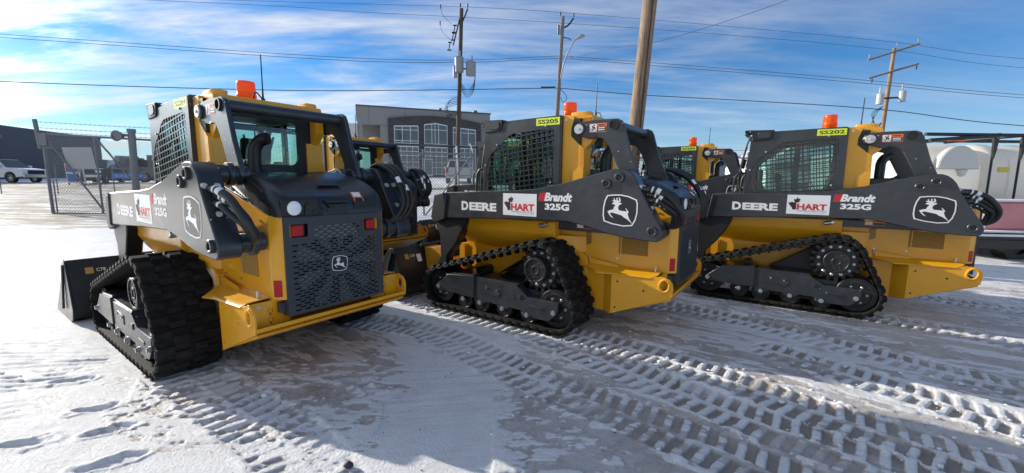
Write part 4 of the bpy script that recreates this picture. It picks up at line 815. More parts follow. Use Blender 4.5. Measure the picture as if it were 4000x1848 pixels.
# ---------------------------------------------------------------- fences and gates
GALV=mat('galvanised',(.17,.18,.19),.5,metal=.15,noise=.12,nscale=30); WIRE=mat('fence_wire',(.22,.23,.23),.45,metal=.2)
def T3(x,y): return float(terr(x,y))
def mesh_panel(parent,x0,x1,y,z0f,z1f,pitch=.10,r=.0045):
    mb=MB(); k=pitch; zlo=min(z0f(x0),z0f(x1)); zhi=max(z1f(x0),z1f(x1)); H=zhi-zlo
    def strip(a,b_,yy):
        (xa,za),(xb,zb)=a,b_; dx,dz=xb-xa,zb-za; l=math.hypot(dx,dz); 
        if l<.02: return
        nx_,nz=-dz/l*r,dx/l*r; mb.add([(xa-nx_,yy-r,za-nz),(xb-nx_,yy-r,zb-nz),(xb+nx_,yy-r,zb+nz),(xa+nx_,yy-r,za+nz),(xa,yy+r,za),(xb,yy+r,zb)],[(0,1,2,3),(0,4,5,1),(3,2,5,4)])
    x=x0-H
    while x<x1:
        for sg in(1,-1):
            ts=[]
            # line z = zlo + sg*(X-x) or mirrored, clipped to [x0,x1] and [z0f,z1f]
            xa=max(x,x0);xb=min(x+H,x1)
            if xb<=xa: continue
            f=(lambda q:zlo+(q-x)) if sg>0 else (lambda q:zhi-(q-x))
            n=24; seg=[]
            for i in range(n+1):
                q=xa+(xb-xa)*i/n; z=f(q)
                if z0f(q)<=z<=z1f(q): seg.append((q,z))
            if len(seg)>1: strip(seg[0],seg[-1],y)
        x+=k
    return obj('chain_link',mb,WIRE,parent,smooth=False)
def pipe(name,a,b_,r,parent,M_=None,n=10): mb=MB(); mb.cyl(a,b_,r,n=n); return obj(name,mb,M_ or GALV,parent)
def barbed(name,pts,parent=None):
    mb=MB(); mb.tube(pts,.006,n=5,smooth=3)
    P=[Vector(p) for p in pts]
    for a,b_ in zip(P,P[1:]):
        n=int((b_-a).length/.16)
        for i in range(n): c=a.lerp(b_,i/n); mb.cyl(c+Vector((-.02,0,-.02)),c+Vector((.02,0,.02)),.006,n=4)
    return obj(name,mb,GALV,parent)
yg=14.06
gt=thing('chain_link_gate','tall chain link gate with diagonal braces at far left, beyond the nearest loader','gate',(0,0,0))
for a,b_,r,nm in(((-15.6,yg,.19),(-15.6,yg,2.83),.045,'gate_post'),((-15.6,yg,.19),(-11.9,yg,.19),.03,'bottom_rail'),((-15.6,yg,2.83),(-11.2,yg,2.62),.035,'top_rail'),((-13.9,yg,.19),(-13.9,yg,2.75),.03,'gate_post'),((-15.55,yg,2.78),(-13.85,yg,.28),.028,'brace'),((-13.85,yg,2.72),(-12.0,yg,.28),.028,'brace'),((-15.72,yg,2.35),(-15.8,yg,3.3),.06,'gate_post'),((-15.45,yg,.2),(-15.45,yg,1.3),.02,'gate_post')): pipe(nm,a,b_,r,gt)
mb=MB(); mb.box(-15.75,-15.45,yg-.05,yg+.05,2.45,2.85); mb.box(-15.55,-15.25,yg-.04,yg+.04,2.36,2.40); obj('hinge_plate',mb,GALV,gt)
mesh_panel(gt,-15.58,-11.3,yg,lambda x:.2,lambda x:2.81-.048*(x+15.6))
for z in(3.22,3.03,2.90): barbed('barbed_wire',[(-15.76,yg,z),(-13.5,yg,z-.11),(-11.2,yg,z-.2)],gt)
po=thing('gate_post','thick grey steel post carrying a round horn, beside the left chain link gate','post'); pipe('post',(-12.62,yg-.1,.1),(-12.55,yg-.1,2.95),.10,po,n=18); mb=MB(); mb.cyl((-12.85,yg-.12,2.78),(-12.85,yg-.32,2.76),.08,.17,n=20); mb.ring((-12.85,yg-.32,2.76),(-12.85,yg-.34,2.76),.175,.14,20); mb.cyl((-12.62,yg-.12,2.8),(-12.85,yg-.2,2.8),.04,n=10); mb.cyl((-12.55,yg-.1,2.9),(-12.55,yg-.1,3.0),.12,n=16); obj('horn',mb,GALV,po)
mb=MB(); mb.prism([(-15.08,2.40),(-14.10,2.41),(-14.0,1.70),(-14.93,1.70)],yg+.05,yg+.06); tag(obj('sign_board',mb,mat('board_white',(.62,.62,.62),.6,noise=.04)),'blank white sign board wired to the back of the left chain link gate','sign board')
yg=14.5; g2=thing('chain_link_gate','galvanised chain link gate with long diagonal brace, in front of the modern office building','gate')
zt=2.36
for a,b_,r,nm in(((-9.5,yg,zt+.03),(-1.35,yg,zt-.03),.032,'top_rail'),((-9.5,yg,.17),(-1.35,yg,.15),.028,'bottom_rail'),((-3.09,yg,.15),(-3.09,yg,zt+.12),.030,'gate_post'),((-1.35,yg,.15),(-1.35,yg,zt+.15),.045,'gate_post'),((-6.3,yg,.15),(-6.3,yg,zt),.03,'gate_post'),((-9.5,yg,.15),(-9.5,yg,zt+.1),.04,'gate_post'),((-3.06,yg,.18),(-1.4,yg,zt-.06),.024,'brace'),((-3.12,yg,zt-.05),(-6.25,yg,.18),.024,'brace')): pipe(nm,a,b_,r,g2)
pipe('wire_arm',(-1.35,yg,zt),(-1.47,yg-.05,zt+.32),.02,g2,WHT); pipe('top_rail',(-6.3,yg,zt-.16),(-1.35,yg,zt-.2),.018,g2)
mesh_panel(g2,-9.4,-1.37,yg,lambda x:.16,lambda x:zt-.22)
for z in(2.50,2.62): barbed('barbed_wire',[(-9.5,yg,z),(-5,yg,z-.03),(-1.4,yg,z)],g2)
f3=thing('chain_link_fence','chain link fence with barbed wire running behind the back row of loaders','fence')
for k,x in enumerate((-1.1,2.0,5.1,8.2,11.3,14.4)): pipe('fence_post',(x,14.7,.15),(x,14.7,2.5),.035,f3)
pipe('top_rail',(-1.1,14.7,2.3),(14.4,14.7,2.3),.025,f3); mesh_panel(f3,-1.1,14.4,14.7,lambda x:.17,lambda x:2.3,.12)
for z in(2.45,2.58): barbed('barbed_wire',[(-1.1,14.7,z),(6,14.7,z-.03),(14.4,14.7,z)],f3)
f4=thing('chain_link_fence','farther low chain link fence standing between the gate and the snowy road','fence'); yf=21.0
for x in np.arange(-12,13,3.1): b0=T3(x,yf); pipe('fence_post',(x,yf,b0-.05),(x,yf,b0+2.0),.03,f4)
pipe('top_rail',(-12,yf,T3(0,yf)+1.95),(12.8,yf,T3(0,yf)+1.95),.022,f4); mesh_panel(f4,-12,12.8,yf,lambda x:T3(0,yf)+.05,lambda x:T3(0,yf)+1.95,.14,.005)
pipe('brace',(-8.9,yf,T3(0,yf)+.1),(-6.0,yf,T3(0,yf)+1.9),.02,f4)
f5=thing('chain_link_fence','chain link fence with thin posts at the left, in front of the parked pickups','fence'); yf=22.0
for x in np.arange(-33,-15,3.0): b0=T3(x,yf); pipe('fence_post',(x,yf,b0-.05),(x,yf,b0+1.5),.025,f5)
# ---------------------------------------------------------------- office building
CL=mat('taupe_cladding',(.24,.235,.23),.75,noise=.05,nscale=2); BRK=bpy.data.materials.new('dark_brick'); BRK.use_nodes=True; t=BRK.node_tree; b=t.nodes['Principled BSDF']
bt=N(t,'ShaderNodeTexBrick',inp={'Scale':1.0,'Mortar Size':.012}); bt.inputs['Color1'].default_value=(.050,.043,.045,1); bt.inputs['Color2'].default_value=(.085,.075,.078,1); bt.inputs['Mortar'].default_value=(.035,.033,.034,1); bt.inputs['Brick Width'].default_value=.6; bt.inputs['Row Height'].default_value=.16
tcn=N(t,'ShaderNodeTexCoord'); mp=N(t,'ShaderNodeMapping'); mp.inputs['Rotation'].default_value=(R(90),0,0); L(t,tcn.outputs['Object'],mp.inputs[0]); L(t,mp.outputs[0],bt.inputs[0]); L(t,bt.outputs[0],b.inputs['Base Color']); b.inputs['Roughness'].default_value=.8
WGL=mat('window_glass',(.035,.05,.055),.06,coat=.6,spec=.8); WFR=mat('window_frame_white',(.62,.63,.63),.5); TRIM=mat('dark_trim',(.04,.04,.042),.5)
LB=16.29; ang=math.atan2(5.6,15.3)
ob=thing('office_building','modern grey two storey office building with dark arched brick front and tall windows','building',(-18.3,50,1.7),ang)
z0b=1.7
def bp_(name,mb,M_,par=ob,**k): return obj(name,mb,M_,par,**k)
mb=MB(); H=9.98-z0b
mb.box(2.6,LB,0,14,-.5,H); mb.box(0,2.6,0,14,H-2.05,H); mb.box(0,2.6,2.2,14,-.5,H-2.05); mb.box(0,2.6,0,2.2,-.5,3.0); mb.box(.25,.55,.1,.4,3.0,H-2.05)
bp_('wall',mb,CL)
mb=MB()
for z in(H-2.1,H-4.6): mb.box(2.6,.214*LB-.05,-.012,.0,z,z+.035); mb.box(.92*LB+.05,LB,-.012,.0,z,z+.035)
for u in(1.3,5.5,9,12.5): mb.box(u,u+.03,-.012,.0,H-1.3 if u>4 else H-2.0,H)
bp_('cladding_joint',mb,TRIM,smooth=False)
mb=MB(); mb.box(-.12,LB+.12,-.12,14,H,H+.12); bp_('parapet',mb,TRIM)
mb=MB(); uL,uR=.214*LB,.92*LB; arc=[(uL+(uR-uL)*k/16, 8.62-z0b+.54*math.sin(PI*k/16)) for k in range(17)]
mb.prism([(uL,-.5)]+arc+[(uR,-.5)],-.25,.0); bk_=bp_('brick_front',mb,BRK,smooth=False)
mb=MB(); arcp=[(p[0],p[1]+.10) for p in arc]; mb.prism(arcp+arc[::-1],-.32,.0); bp_('arch_trim',mb,TRIM)
def window(u0,u1,zb_,zl,zr,cols,rows,peak=0,name='window'):
    mb=MB(); y=-.28; pts=[(u0,zb_),(u1,zb_),(u1,zr)]+([((u0+u1)/2,max(zl,zr)+peak)] if peak else [])+[(u0,zl)]
    mb.prism(pts,y,y+.02); w=obj(name,mb,WGL,ob,smooth=False)
    mb=MB(); fr=.07; top=lambda u: np.interp(u,[u0,(u0+u1)/2,u1],[zl,max(zl,zr)+peak if peak else (zl+zr)/2,zr])
    for c in cols: u=u0+(u1-u0)*c; mb.box(u-fr/2,u+fr/2,y-.05,y,zb_,top(u))
    for r_ in rows: mb.box(u0,u1,y-.045,y,r_-fr/2,r_+fr/2)
    us=[u0,(u0+u1)/2,u1]
    for a,b_ in zip(us,us[1:]): mb.prism([(a,top(a)-.1),(b_,top(b_)-.1),(b_,top(b_)+.03),(a,top(a)+.03)],y-.06,y)
    obj('window_frame',mb,WFR,w,smooth=False)
zz=lambda z:z-z0b
window(.256*LB,.429*LB,zz(5.83),zz(7.86),zz(8.0),(0,.33,.67,1),(zz(5.86),zz(6.15),zz(7.45)))
window(.476*LB,.649*LB,zz(5.85),zz(8.2),zz(8.2),(0,.32,.46,.62,1),(zz(5.88),zz(7.6)),.22)
window(.696*LB,.875*LB,zz(5.8),zz(8.05),zz(7.85),(0,.33,.67,1),(zz(5.83),zz(7.4)))
for a,b_ in((.256,.429),(.476,.649),(.696,.875)): window(a*LB,b_*LB,zz(2.1),zz(5.5),zz(5.5),(0,.25,.5,.75,1),(zz(2.15),zz(3.0),zz(3.6),zz(4.4),zz(4.9),zz(5.45)))
mb=MB(); u=.5*LB; mb.box(u-.55,u+.55,-.42,-.30,zz(1.9),zz(4.1)); dr=bp_('door',mb,WFR); mb=MB(); mb.box(u-.42,u+.42,-.45,-.42,zz(2.15),zz(3.95)); obj('door_glass',mb,WGL,dr,smooth=False)
mb=MB(); mb.box(.1,2.55,.02,.06,4.0,4.06); mb.box(.1,2.55,.02,.06,3.1,3.15)
for k in range(9): mb.box(.2+k*.29,.24+k*.29,.02,.06,3.1,4.03)
bp_('balcony_railing',mb,WFR)
mb=MB(); mb.box(1.55,2.4,2.15,2.2,3.05,5.0); w=bp_('balcony_door',mb,WFR); mb=MB(); mb.box(1.68,2.27,2.1,2.15,3.9,4.85); obj('door_glass',mb,mat('violet_glass',(.10,.07,.12),.2),w)
for u,w_,h in((6.8,2.4,.25),(10.2,.35,.75),(12.3,2.6,.25),(14.9,.5,.75)): mb=MB(); mb.box(u,u+w_,3,4,H+.1,H+.12+h); bp_('roof_vent',mb,GALV)
mb=MB(); mb.box(-24,-17.8,58,66,1.5,9.0); 
hb=tag(obj('white_building',mb,mat('pale_cladding',(.55,.55,.54),.7)),'pale low building glimpsed left of the modern office building','building')
# ---------------------------------------------------------------- dark warehouse and sheds at the left
mt=mat('dark_metal_cladding',(.075,.082,.095),.6,noise=.06,nscale=1.5)
wh=thing('warehouse','long dark grey metal warehouse at the far left behind the white pickup','warehouse')
mb=MB(); mb.prism([(-54,45),(-58.5,60),(-90,60),(-90,25),(-51,28)],.3,6.75,'z'); obj('wall',mb,mt,wh)
mb=MB()
for k in range(70): t_=k/70; x=-51-7.5*t_; y=28+32*t_; mb.box(x-.1,x+.22,y,y+.22,6.62,6.85)
obj('roof_edge',mb,mat('roof_edge',(.05,.055,.06),.5),wh,smooth=False)
for (x,y,z) in((-53.3,43.5,5.3),(-56.0,52,4.2)): mb=MB(); mb.box(x-.2,x+.55,y-.25,y+.25,z,z+.35); obj('wall_lamp',mb,GALV,wh)
mb=MB(); mb.box(-90,-80,40,48,6.8,9.3); obj('roof_unit',mb,WFR,wh)
for (x0,x1,y0,z0,z1,nm,M_,lb) in((-66,-58,78,1,6.5,'storage_shed',mat('shed_white',(.50,.53,.55),.7),'long pale shed with low roof behind the pipe racks, left background'),(-56,-47,70,1.2,4.6,'storage_shed',mat('shed_grey',(.28,.31,.33),.7),'grey flat shed seen through the left gate, right of the warehouse'),(-52.5,-45,62,1.0,3.4,'equipment_row',mat('shed_brown',(.13,.10,.085),.8,noise=.4,nscale=1.2),'low row of brown stored equipment behind the blue banner')):
    r_=thing(nm,lb,'shed' if nm!='equipment_row' else 'equipment'); mb=MB(); mb.box(x0,x1,y0,y0+5,z0,z1-.3); obj('wall',mb,M_,r_); mb=MB(); mb.prism([(y0-.3,z1-.32),(y0+5.3,z1-.32),(y0+5.3,z1+.1),(y0-.3,z1-.1)],x0-.3,x1+.3,'x'); obj('roof',mb,mat('shed_roof',(.42,.43,.44),.6),r_)
for k in range(14):
    mb=MB(); x=-44.5+k*.95; y=42+(k%3)*1.5; z=T3(x,y); mb.box(x,x+.9,y,y+2,z,z+1.7+1.1*((k*7)%5)/5); mb.box(x+.1,x+.5,y-.3,y,z,z+.8); o=obj('stored_crate',mb,[mat('crate_brown',(.12,.085,.07),.8,noise=.4,nscale=3),mat('crate_grey',(.16,.17,.18),.7,noise=.3,nscale=3),mat('crate_pale',(.36,.37,.38),.7)][k%3],bevel=.03)
    tag(o,'crated oilfield material in the row of brown and grey stacks behind the left gate','crate','stacks of stored material behind the left gate')
# ---------------------------------------------------------------- pickups
def wheel(parent,x,y,z,r=.40,w=.26):
    mb=MB(); mb.ring((x,y-w/2,z),(x,y+w/2,z),r,r*.62,28); t_=obj('tyre',mb,BLK,parent); mb=MB(); s_=1 if y>0 else -1
    mb.cyl((x,y-w*.35,z),(x,y+w*.35,z),r*.22,n=16); mb.ring((x,y-w*.4,z),(x,y+w*.4,z),r*.63,r*.55,28)
    for k in range(6): a=k*PI/3; mb.box(-.001,.001,-.001,.001,-.001,.001) if False else mb.prism([(x+math.cos(a-.18)*r*.2,z+math.sin(a-.18)*r*.2),(x+math.cos(a-.12)*r*.58,z+math.sin(a-.12)*r*.58),(x+math.cos(a+.12)*r*.58,z+math.sin(a+.12)*r*.58),(x+math.cos(a+.18)*r*.2,z+math.sin(a+.18)*r*.2)],y+s_*w*.30,y+s_*w*.38)
    obj('rim',mb,mat('alloy',(.5,.5,.5),.3,metal=.7),t_)
def pickup(label,paint,loc,rz):
    r=thing('pickup_truck',label,'pickup truck',loc,rz)
    arch=lambda cx,rr=.47:[(cx+rr*math.cos(a),.42+rr*math.sin(a)) for a in np.linspace(PI,0,9)]
    side=[(-2.85,.55),(-2.35,.52)][:1]+[(-2.35,.45)]+arch(-1.75)+[(-1.2,.42),(1.35,.42)]+arch(1.85)+[(2.4,.45),(2.85,.50),(2.92,.62),(2.90,.98),(2.80,1.10),(1.55,1.22),(1.35,1.24),(-.95,1.24),(-2.9,1.24),(-2.92,.62)]
    mb=MB(); mb.prism(side,-.98,.98); obj('body',mb,paint,r,.05)
    mb=MB(); v=[]
    for x,y,z in((1.55,.93,1.2),(.70,.74,1.88),(-.75,.74,1.90),(-1.0,.93,1.2)): v+=[(x,y,z),(x,-y,z)]
    mb.add(v,[(0,2,4,6),(1,7,5,3),(0,1,3,2),(2,3,5,4),(4,5,7,6)]); obj('cab',mb,paint,r,.04)
    gl=[]
    for s_ in(1,-1):
        for a,b_,c,d in(((1.30,.90,1.26),(.68,.765,1.80),(.30,.765,1.82),(.30,.895,1.26)),((.22,.895,1.26),(.22,.765,1.82),(-.68,.765,1.82),(-.86,.90,1.26))):
            mb=MB(); mb.add([(p[0],p[1]*s_+.012*s_,p[2]) for p in(a,b_,c,d)],[(0,1,2,3)]); obj('side_window',mb,CARG,r,smooth=False)
    mb=MB(); mb.add([(1.50,.84,1.26),(1.50,-.84,1.26),(.76,-.68,1.84),(.76,.68,1.84)],[(0,1,2,3)]); mb.v=[(x+.02,y,z+.012) for x,y,z in mb.v]; obj('windscreen',mb,CARG,r,smooth=False)
    mb=MB(); mb.add([(-.99,.80,1.28),(-.99,-.80,1.28),(-.80,-.68,1.80),(-.80,.68,1.80)],[(0,1,2,3)]); mb.v=[(x-.02,y,z) for x,y,z in mb.v]; obj('rear_window',mb,CARG,r,smooth=False)
    mb=MB(); mb.box(-2.95,-2.92,-.72,.72,.66,1.20); mb.box(-2.965,-2.95,-.12,.12,1.02,1.10); obj('tailgate',mb,paint,r,.015)
    for s_ in(1,-1):
        mb=MB(); mb.box(-2.95,-2.90,.80*s_-.07,.80*s_+.09*s_*1,.78,1.20) if s_<0 else mb.box(-2.95,-2.90,.76,.93,.78,1.20); obj('tail_light',mb,TLM,r,.01)
        mb=MB(); mb.box(2.86,2.93,min(.62*s_,.95*s_),max(.62*s_,.95*s_),.82,1.0); obj('headlight',mb,LENS,r,.01)
        mb=MB(); mb.box(1.12,1.30,min(.98*s_,1.20*s_),max(.98*s_,1.20*s_),1.22,1.42); obj('mirror',mb,paint,r,.03)
        mb=MB(); mb.box(.05,.25,min(.985*s_,1.0*s_),max(.985*s_,1.0*s_),1.05,1.08); mb.box(-.95,-.75,min(.985*s_,1.0*s_),max(.985*s_,1.0*s_),1.05,1.08); obj('door_handle',mb,BLK,r)
    mb=MB(); mb.box(-3.02,-2.90,-.95,.95,.45,.62); obj('rear_bumper',mb,mat('chrome',(.5,.5,.5),.2,metal=.9),r,.02)
    mb=MB(); mb.box(2.88,3.0,-.95,.95,.45,.66); obj('front_bumper',mb,MATS['chrome'],r,.02)
    mb=MB(); mb.box(2.88,2.93,-.6,.6,.70,1.02); obj('front_grille',mb,BLK,r,.01)
    for x in(-1.75,1.85):
        for s_ in(1,-1): wheel(r,x,.84*s_,.40)
    return r
PW=mat('white_car_paint',(.70,.71,.73),.3,coat=.8); PD=mat('dark_car_paint',(.03,.035,.04),.25,coat=1); PS=mat('silver_car_paint',(.50,.50,.49),.35,metal=.3,coat=.6)
pickup('white crew cab pickup parked side-on at the far left in front of the dark warehouse',PW,(-41.9,34.3,T3(-41,34)),0)
pickup('dark pickup with chrome bumper facing the yard, left of the blue lawn sign',PD,(-34.0,34.5,T3(-34,34)),R(-62))
pickup('dark pickup parked side-on behind the blank white board',PD,(-28.2,35.0,T3(-28,35)),R(8))
pickup('white pickup seen from behind beyond the fence, parked by the office building',PS,(-4.45,34.6,T3(-4.4,32)),R(97))
# signs at the left
s1=thing('lawn_sign','blue and white lawn sign with a portrait, seen through the left gate','sign',(0,0,0))
y=30; z0=T3(-31,30)
mb=MB(); mb.prism([(-32.05,2.35),(-30.72,2.20),(-30.62,.98),(-31.95,.98)],y,y+.03); obj('board',mb,mat('sign_white',(.65,.65,.66),.5),s1)
mb=MB(); mb.prism([(-31.97,2.24),(-31.05,2.14),(-31.05,1.75),(-31.95,1.78)],y-.01,y); mb.prism([(-31.93,1.62),(-31.0,1.6),(-30.72,1.08),(-31.88,1.08)],y-.01,y); mb.prism([(-31.05,2.14),(-30.8,2.12),(-30.72,1.08),(-31.0,1.6)],y-.008,y); obj('blue_panel',mb,BLU,s1,smooth=False)
mb=MB(); mb.prism([(-31.95,2.22),(-31.7,2.18),(-31.75,2.0),(-31.93,2.0)],y-.015,y); obj('red_patch',mb,RED,s1,smooth=False)
mb=MB(); mb.prism(circ((-31.0,1.92),.15,16),y-.02,y); hd=obj('portrait_face',mb,mat('skin_print',(.45,.26,.18),.6),s1,smooth=False)
mb=MB(); mb.prism([(-31.28,1.1),(-31.2,1.6),(-31.05,1.76),(-30.92,1.76),(-30.78,1.6),(-30.74,1.1)],y-.018,y); mb.cur=1; mb.prism([(-31.08,1.75),(-30.92,1.75),(-31.0,1.3)],y-.021,y-.018); obj('portrait_suit',mb,[BLV,WHT],s1,smooth=False)
mb=MB(); mb.mark().box(-31.9,-31.85,y,y+.05,z0-.1,1.0); mb.mark().box(-30.75,-30.7,y,y+.05,z0-.1,1.0); sep('stake',mb,GALV,s1)
mb=MB(); mb.box(-24.9,-22.9,26,26.03,1.35,1.68); mb.cur=1
for k in range(6): mb.box(-24.7+k*.3,-24.5+k*.3,25.99,26,1.44,1.58)
tag(obj('banner',mb,[mat('banner_blue',(.02,.16,.55),.5),mat('banner_pale',(.2,.35,.7),.5)],smooth=False),'bright blue banner strung low behind the left gate','banner')
# ---------------------------------------------------------------- utility poles and wires
def woodm(nm,a,b_):
    M=bpy.data.materials.new(nm); M.use_nodes=True; t=M.node_tree; bs=t.nodes['Principled BSDF']; c=N(t,'ShaderNodeTexCoord'); mp=N(t,'ShaderNodeMapping'); mp.inputs['Scale'].default_value=(9,9,.5); L(t,c.outputs['Object'],mp.inputs[0])
    n=N(t,'ShaderNodeTexNoise',inp={'Scale':3.5,'Detail':8,'Roughness':.7,'Distortion':.4}); L(t,mp.outputs[0],n.inputs['Vector']); r=N(t,'ShaderNodeValToRGB'); r.color_ramp.elements[0].position=.36; r.color_ramp.elements[0].color=(*b_,1); r.color_ramp.elements[1].position=.62; r.color_ramp.elements[1].color=(*a,1); L(t,n.outputs[0],r.inputs[0]); L(t,r.outputs[0],bs.inputs['Base Color']); bs.inputs['Roughness'].default_value=.85
    bm=N(t,'ShaderNodeBump',inp={'Strength':.6,'Distance':.02}); L(t,n.outputs[0],bm.inputs['Height']); L(t,bm.outputs[0],bs.inputs['Normal']); return M
WD=woodm('weathered_wood',(.36,.25,.16),(.13,.085,.055)); WD2=woodm('dark_wood',(.10,.07,.055),(.04,.03,.025)); WD3=woodm('grey_wood',(.26,.22,.19),(.11,.09,.08))
CER=mat('porcelain_grey',(.24,.25,.26),.4); WRB=mat('cable_black',(.02,.02,.022),.5)
def pole(label,a,b_,r0,r1,M_):
    t_=thing('utility_pole',label,'utility pole'); mb=MB(); mb.cyl(a,b_,r0,r1,n=18); obj('pole',mb,M_,t_); return t_
p1=pole('dark wooden utility pole with grey transformers and looped cables, before the office building',(-4.0,30,.9),(-3.58,30,13.0),.17,.13,WD2)
def insul(par,x,y,z,h=.25,r=.06,M_=None): mb=MB(); mb.cyl((x,y,z),(x,y,z+h*.4),r*.35,n=8); mb.cyl((x,y,z+h*.35),(x,y,z+h),r,r*.6,n=10); obj('insulator',mb,M_ or BLK,par)
insul(p1,-3.66,30,13.0,.35); insul(p1,-3.15,29.9,12.95,.35)
mb=MB(); mb.tube([(-3.6,30,12.0),(-3.35,29.95,12.5),(-3.15,29.9,12.95)],.05,n=8); mb.cyl((-3.7,29.9,12.3),(-4.15,29.9,10.6),.05,n=6); obj('bracket',mb,BLK,p1)
for k,(x,z) in enumerate(((-4.05,11.35),(-4.15,10.9),(-4.4,10.25))): mb=MB(); mb.cyl((x-.05,29.8,z),(x+.05,29.8,z+.5),.035,n=8); mb.box(x-.14,x+.14,29.75,29.85,z-.03,z+.03); mb.box(x-.08,x+.18,29.75,29.85,z+.47,z+.53); obj('fuse_cutout',mb,BLK,p1)
for x,z,r,h in((-3.72,8.75,.30,.95),(-2.92,8.55,.34,.85),(-4.0,8.4,.15,.75)): mb=MB(); mb.cyl((x,29.6,z),(x,29.6,z+h),r,n=20); mb.cyl((x,29.6,z+h),(x,29.6,z+h+.06),r*1.08,r*.8,n=20); mb.cyl((x+.08,29.6,z+h),(x+.08,29.6,z+h+.45),.045,n=8); obj('transformer',mb,CER,p1)
mb=MB(); mb.cyl((-3.8,29.7,9.0),(-2.9,29.65,9.0),.05,n=8); obj('bracket',mb,BLK,p1)
for k in range(5): mb=MB(); q=.12*k; mb.tube([(-3.8,29.8,7.2-q),(-4.3-q,29.75,7.0-q*1.4),(-4.75+q,29.7,6.4-q),(-4.5,29.75,5.7+q*.5),(-4.0,29.8,5.9+q*.6),(-3.85,29.85,6.1)],.018,n=6); mb.tube([(-3.7,29.7,8.2-q),(-3.2,29.6,7.6-q),(-2.75,29.6,8.0-q),(-2.6,29.6,8.7)],.018,n=6); obj('cable_loop',mb,WRB,p1)
for x0,z0_ in((-5.0,13.15),(-5.05,12.1)): mb=MB(); mb.tube([(x0,30,z0_),(x0+.15,29.9,z0_-.6),(x0+.75,29.8,z0_-1.2)],.012,n=5); mb.cyl((x0,30,z0_-.15),(x0,30,z0_+.1),.04,n=8); obj('drop_wire',mb,WRB,p1)
mb=MB(); mb.cyl((-3.86,29.82,.9),(-3.98,29.82,3.8),.05,n=10); obj('conduit',mb,WHT,p1)
p2=pole('slim grey wooden utility pole carrying a street lamp, just left of the thick near pole',(2.9,30,.9),(3.33,30,12.55),.17,.12,WD3)
mb=MB(); mb.tube([(3.2,29.95,8.0),(3.45,29.6,9.5),(3.95,29.2,10.6),(4.25,29.0,10.85)],.045,n=8); obj('lamp_arm',mb,CER,p2); mb=MB(); mb.tube([(4.2,29.05,10.85),(4.45,28.9,10.95),(4.65,28.8,10.9)],[.09,.14,.06],n=10,smooth=2); obj('lamp_head',mb,CER,p2)
insul(p2,3.15,30,12.55,.3); insul(p2,4.05,30,12.45,.35); mb=MB(); mb.tube([(3.3,30,11.8),(3.7,30,12.0),(4.05,30,12.45)],.06,n=8); mb.cyl((3.05,30,11.4),(3.05,30,12.0),.07,n=8); mb.tube([(3.35,29.9,11.2),(3.8,29.8,11.05),(3.85,29.8,10.95)],.03,n=6); obj('bracket',mb,BLK,p2)
mb=MB(); mb.tube([(3.25,29.9,7.8),(3.6,29.8,7.4),(3.7,29.8,7.1),(3.45,29.85,6.9),(3.3,29.9,7.2)],.02,n=6); mb.cyl((1.9,29.9,7.88),(2.9,29.9,7.9),.05,n=6); obj('cable_loop',mb,WRB,p2)
p3=pole('brown utility pole with two crossarms and white transformers, at the right above SS202',(25.9,30,.8),(26.15,30,10.7),.155,.11,WD)
for z,x0,x1,dz in((10.35,24.3,27.7,1.1),(9.1,24.5,27.8,1.0)): mb=MB(); mb.add([(x0,29.8,z-dz*.5),(x1,29.8,z+dz*.5),(x1,29.8,z+dz*.5+.11),(x0,29.8,z-dz*.5+.11),(x0,29.9,z-dz*.5),(x1,29.9,z+dz*.5),(x1,29.9,z+dz*.5+.14),(x0,29.9,z-dz*.5+.14)],[(0,1,2,3),(7,6,5,4),(0,4,5,1),(1,5,6,2),(2,6,7,3),(3,7,4,0)]); obj('crossarm',mb,WD3,p3)
for x,z in((24.4,9.95),(26.2,10.75),(27.6,11.02)): insul(p3,x,29.85,z,.28,.06,CER)
for x,z in((24.75,8.35),(27.7,9.25)): insul(p3,x,29.85,z,.3,.05,BLK)
for x,z in((25.25,6.9),(26.75,7.1)): mb=MB(); mb.cyl((x,29.6,z),(x,29.6,z+.7),.21,n=18); mb.cyl((x-.05,29.6,z+.75),(x-.05,29.6,z+1.15),.05,n=8); obj('transformer',mb,mat('pale_grey_tank',(.42,.43,.44),.4),p3)
mb=MB(); mb.cyl((25.2,29.7,7.3),(26.8,29.7,7.4),.06,n=8); obj('bracket',mb,BLK,p3)
for k in range(3): mb=MB(); q=.15*k; mb.tube([(25.7,29.8,6.8),(25.2-q,29.7,6.3),(24.95+q,29.7,5.5),(25.3,29.7,5.2+q),(25.75,29.8,5.7)],.02,n=6); obj('cable_loop',mb,WRB,p3)
pole('thick weathered brown utility pole leaning slightly right, rising just behind SS205',(2.50,9.3,-.2),(2.98,9.3,7.2),.165,.140,WD)
mb=MB(); mb.tube([(2.70,9.13,2.0),(2.80,9.145,4.0),(2.92,9.155,6.0)],.012,n=6); tag(obj('ground_wire',mb,WRB),'thin dark ground wire running down the thick near pole','wire')
def wire(label,P,r): mb=MB(); mb.tube(P,r,n=6,smooth=6); tag(obj('power_line',mb,mat('weathered_cable',(.07,.075,.085),.5)),label,'power line')
wire('thick lowest overhead cable spanning the whole picture',[(-70,30.2,9.2),(-35.7,30,7.95),(-17.6,30,7.55),(-7.95,30,7.61),(3.29,30,7.87)],.028)
wire('thick lowest overhead cable from the lamp pole to the right pole and beyond',[(3.29,30,7.85),(9,30,7.45),(16,30,7.15),(25.9,30,6.62),(36,30,5.6),(60,30,4.5)],.028)
for k,(dz,lb) in enumerate(((0,'upper wire of the middle pair left of the lamp pole'),(-.22,'lower wire of the middle pair left of the lamp pole'))): wire(lb,[(-70,30.2,13+dz),(-35.3,30,11.08+dz),(-13.4,30,9.83+dz*.9),(-3.83,30,9.66+dz*.7),(3.23,30,10.0+dz*.7)],.016)
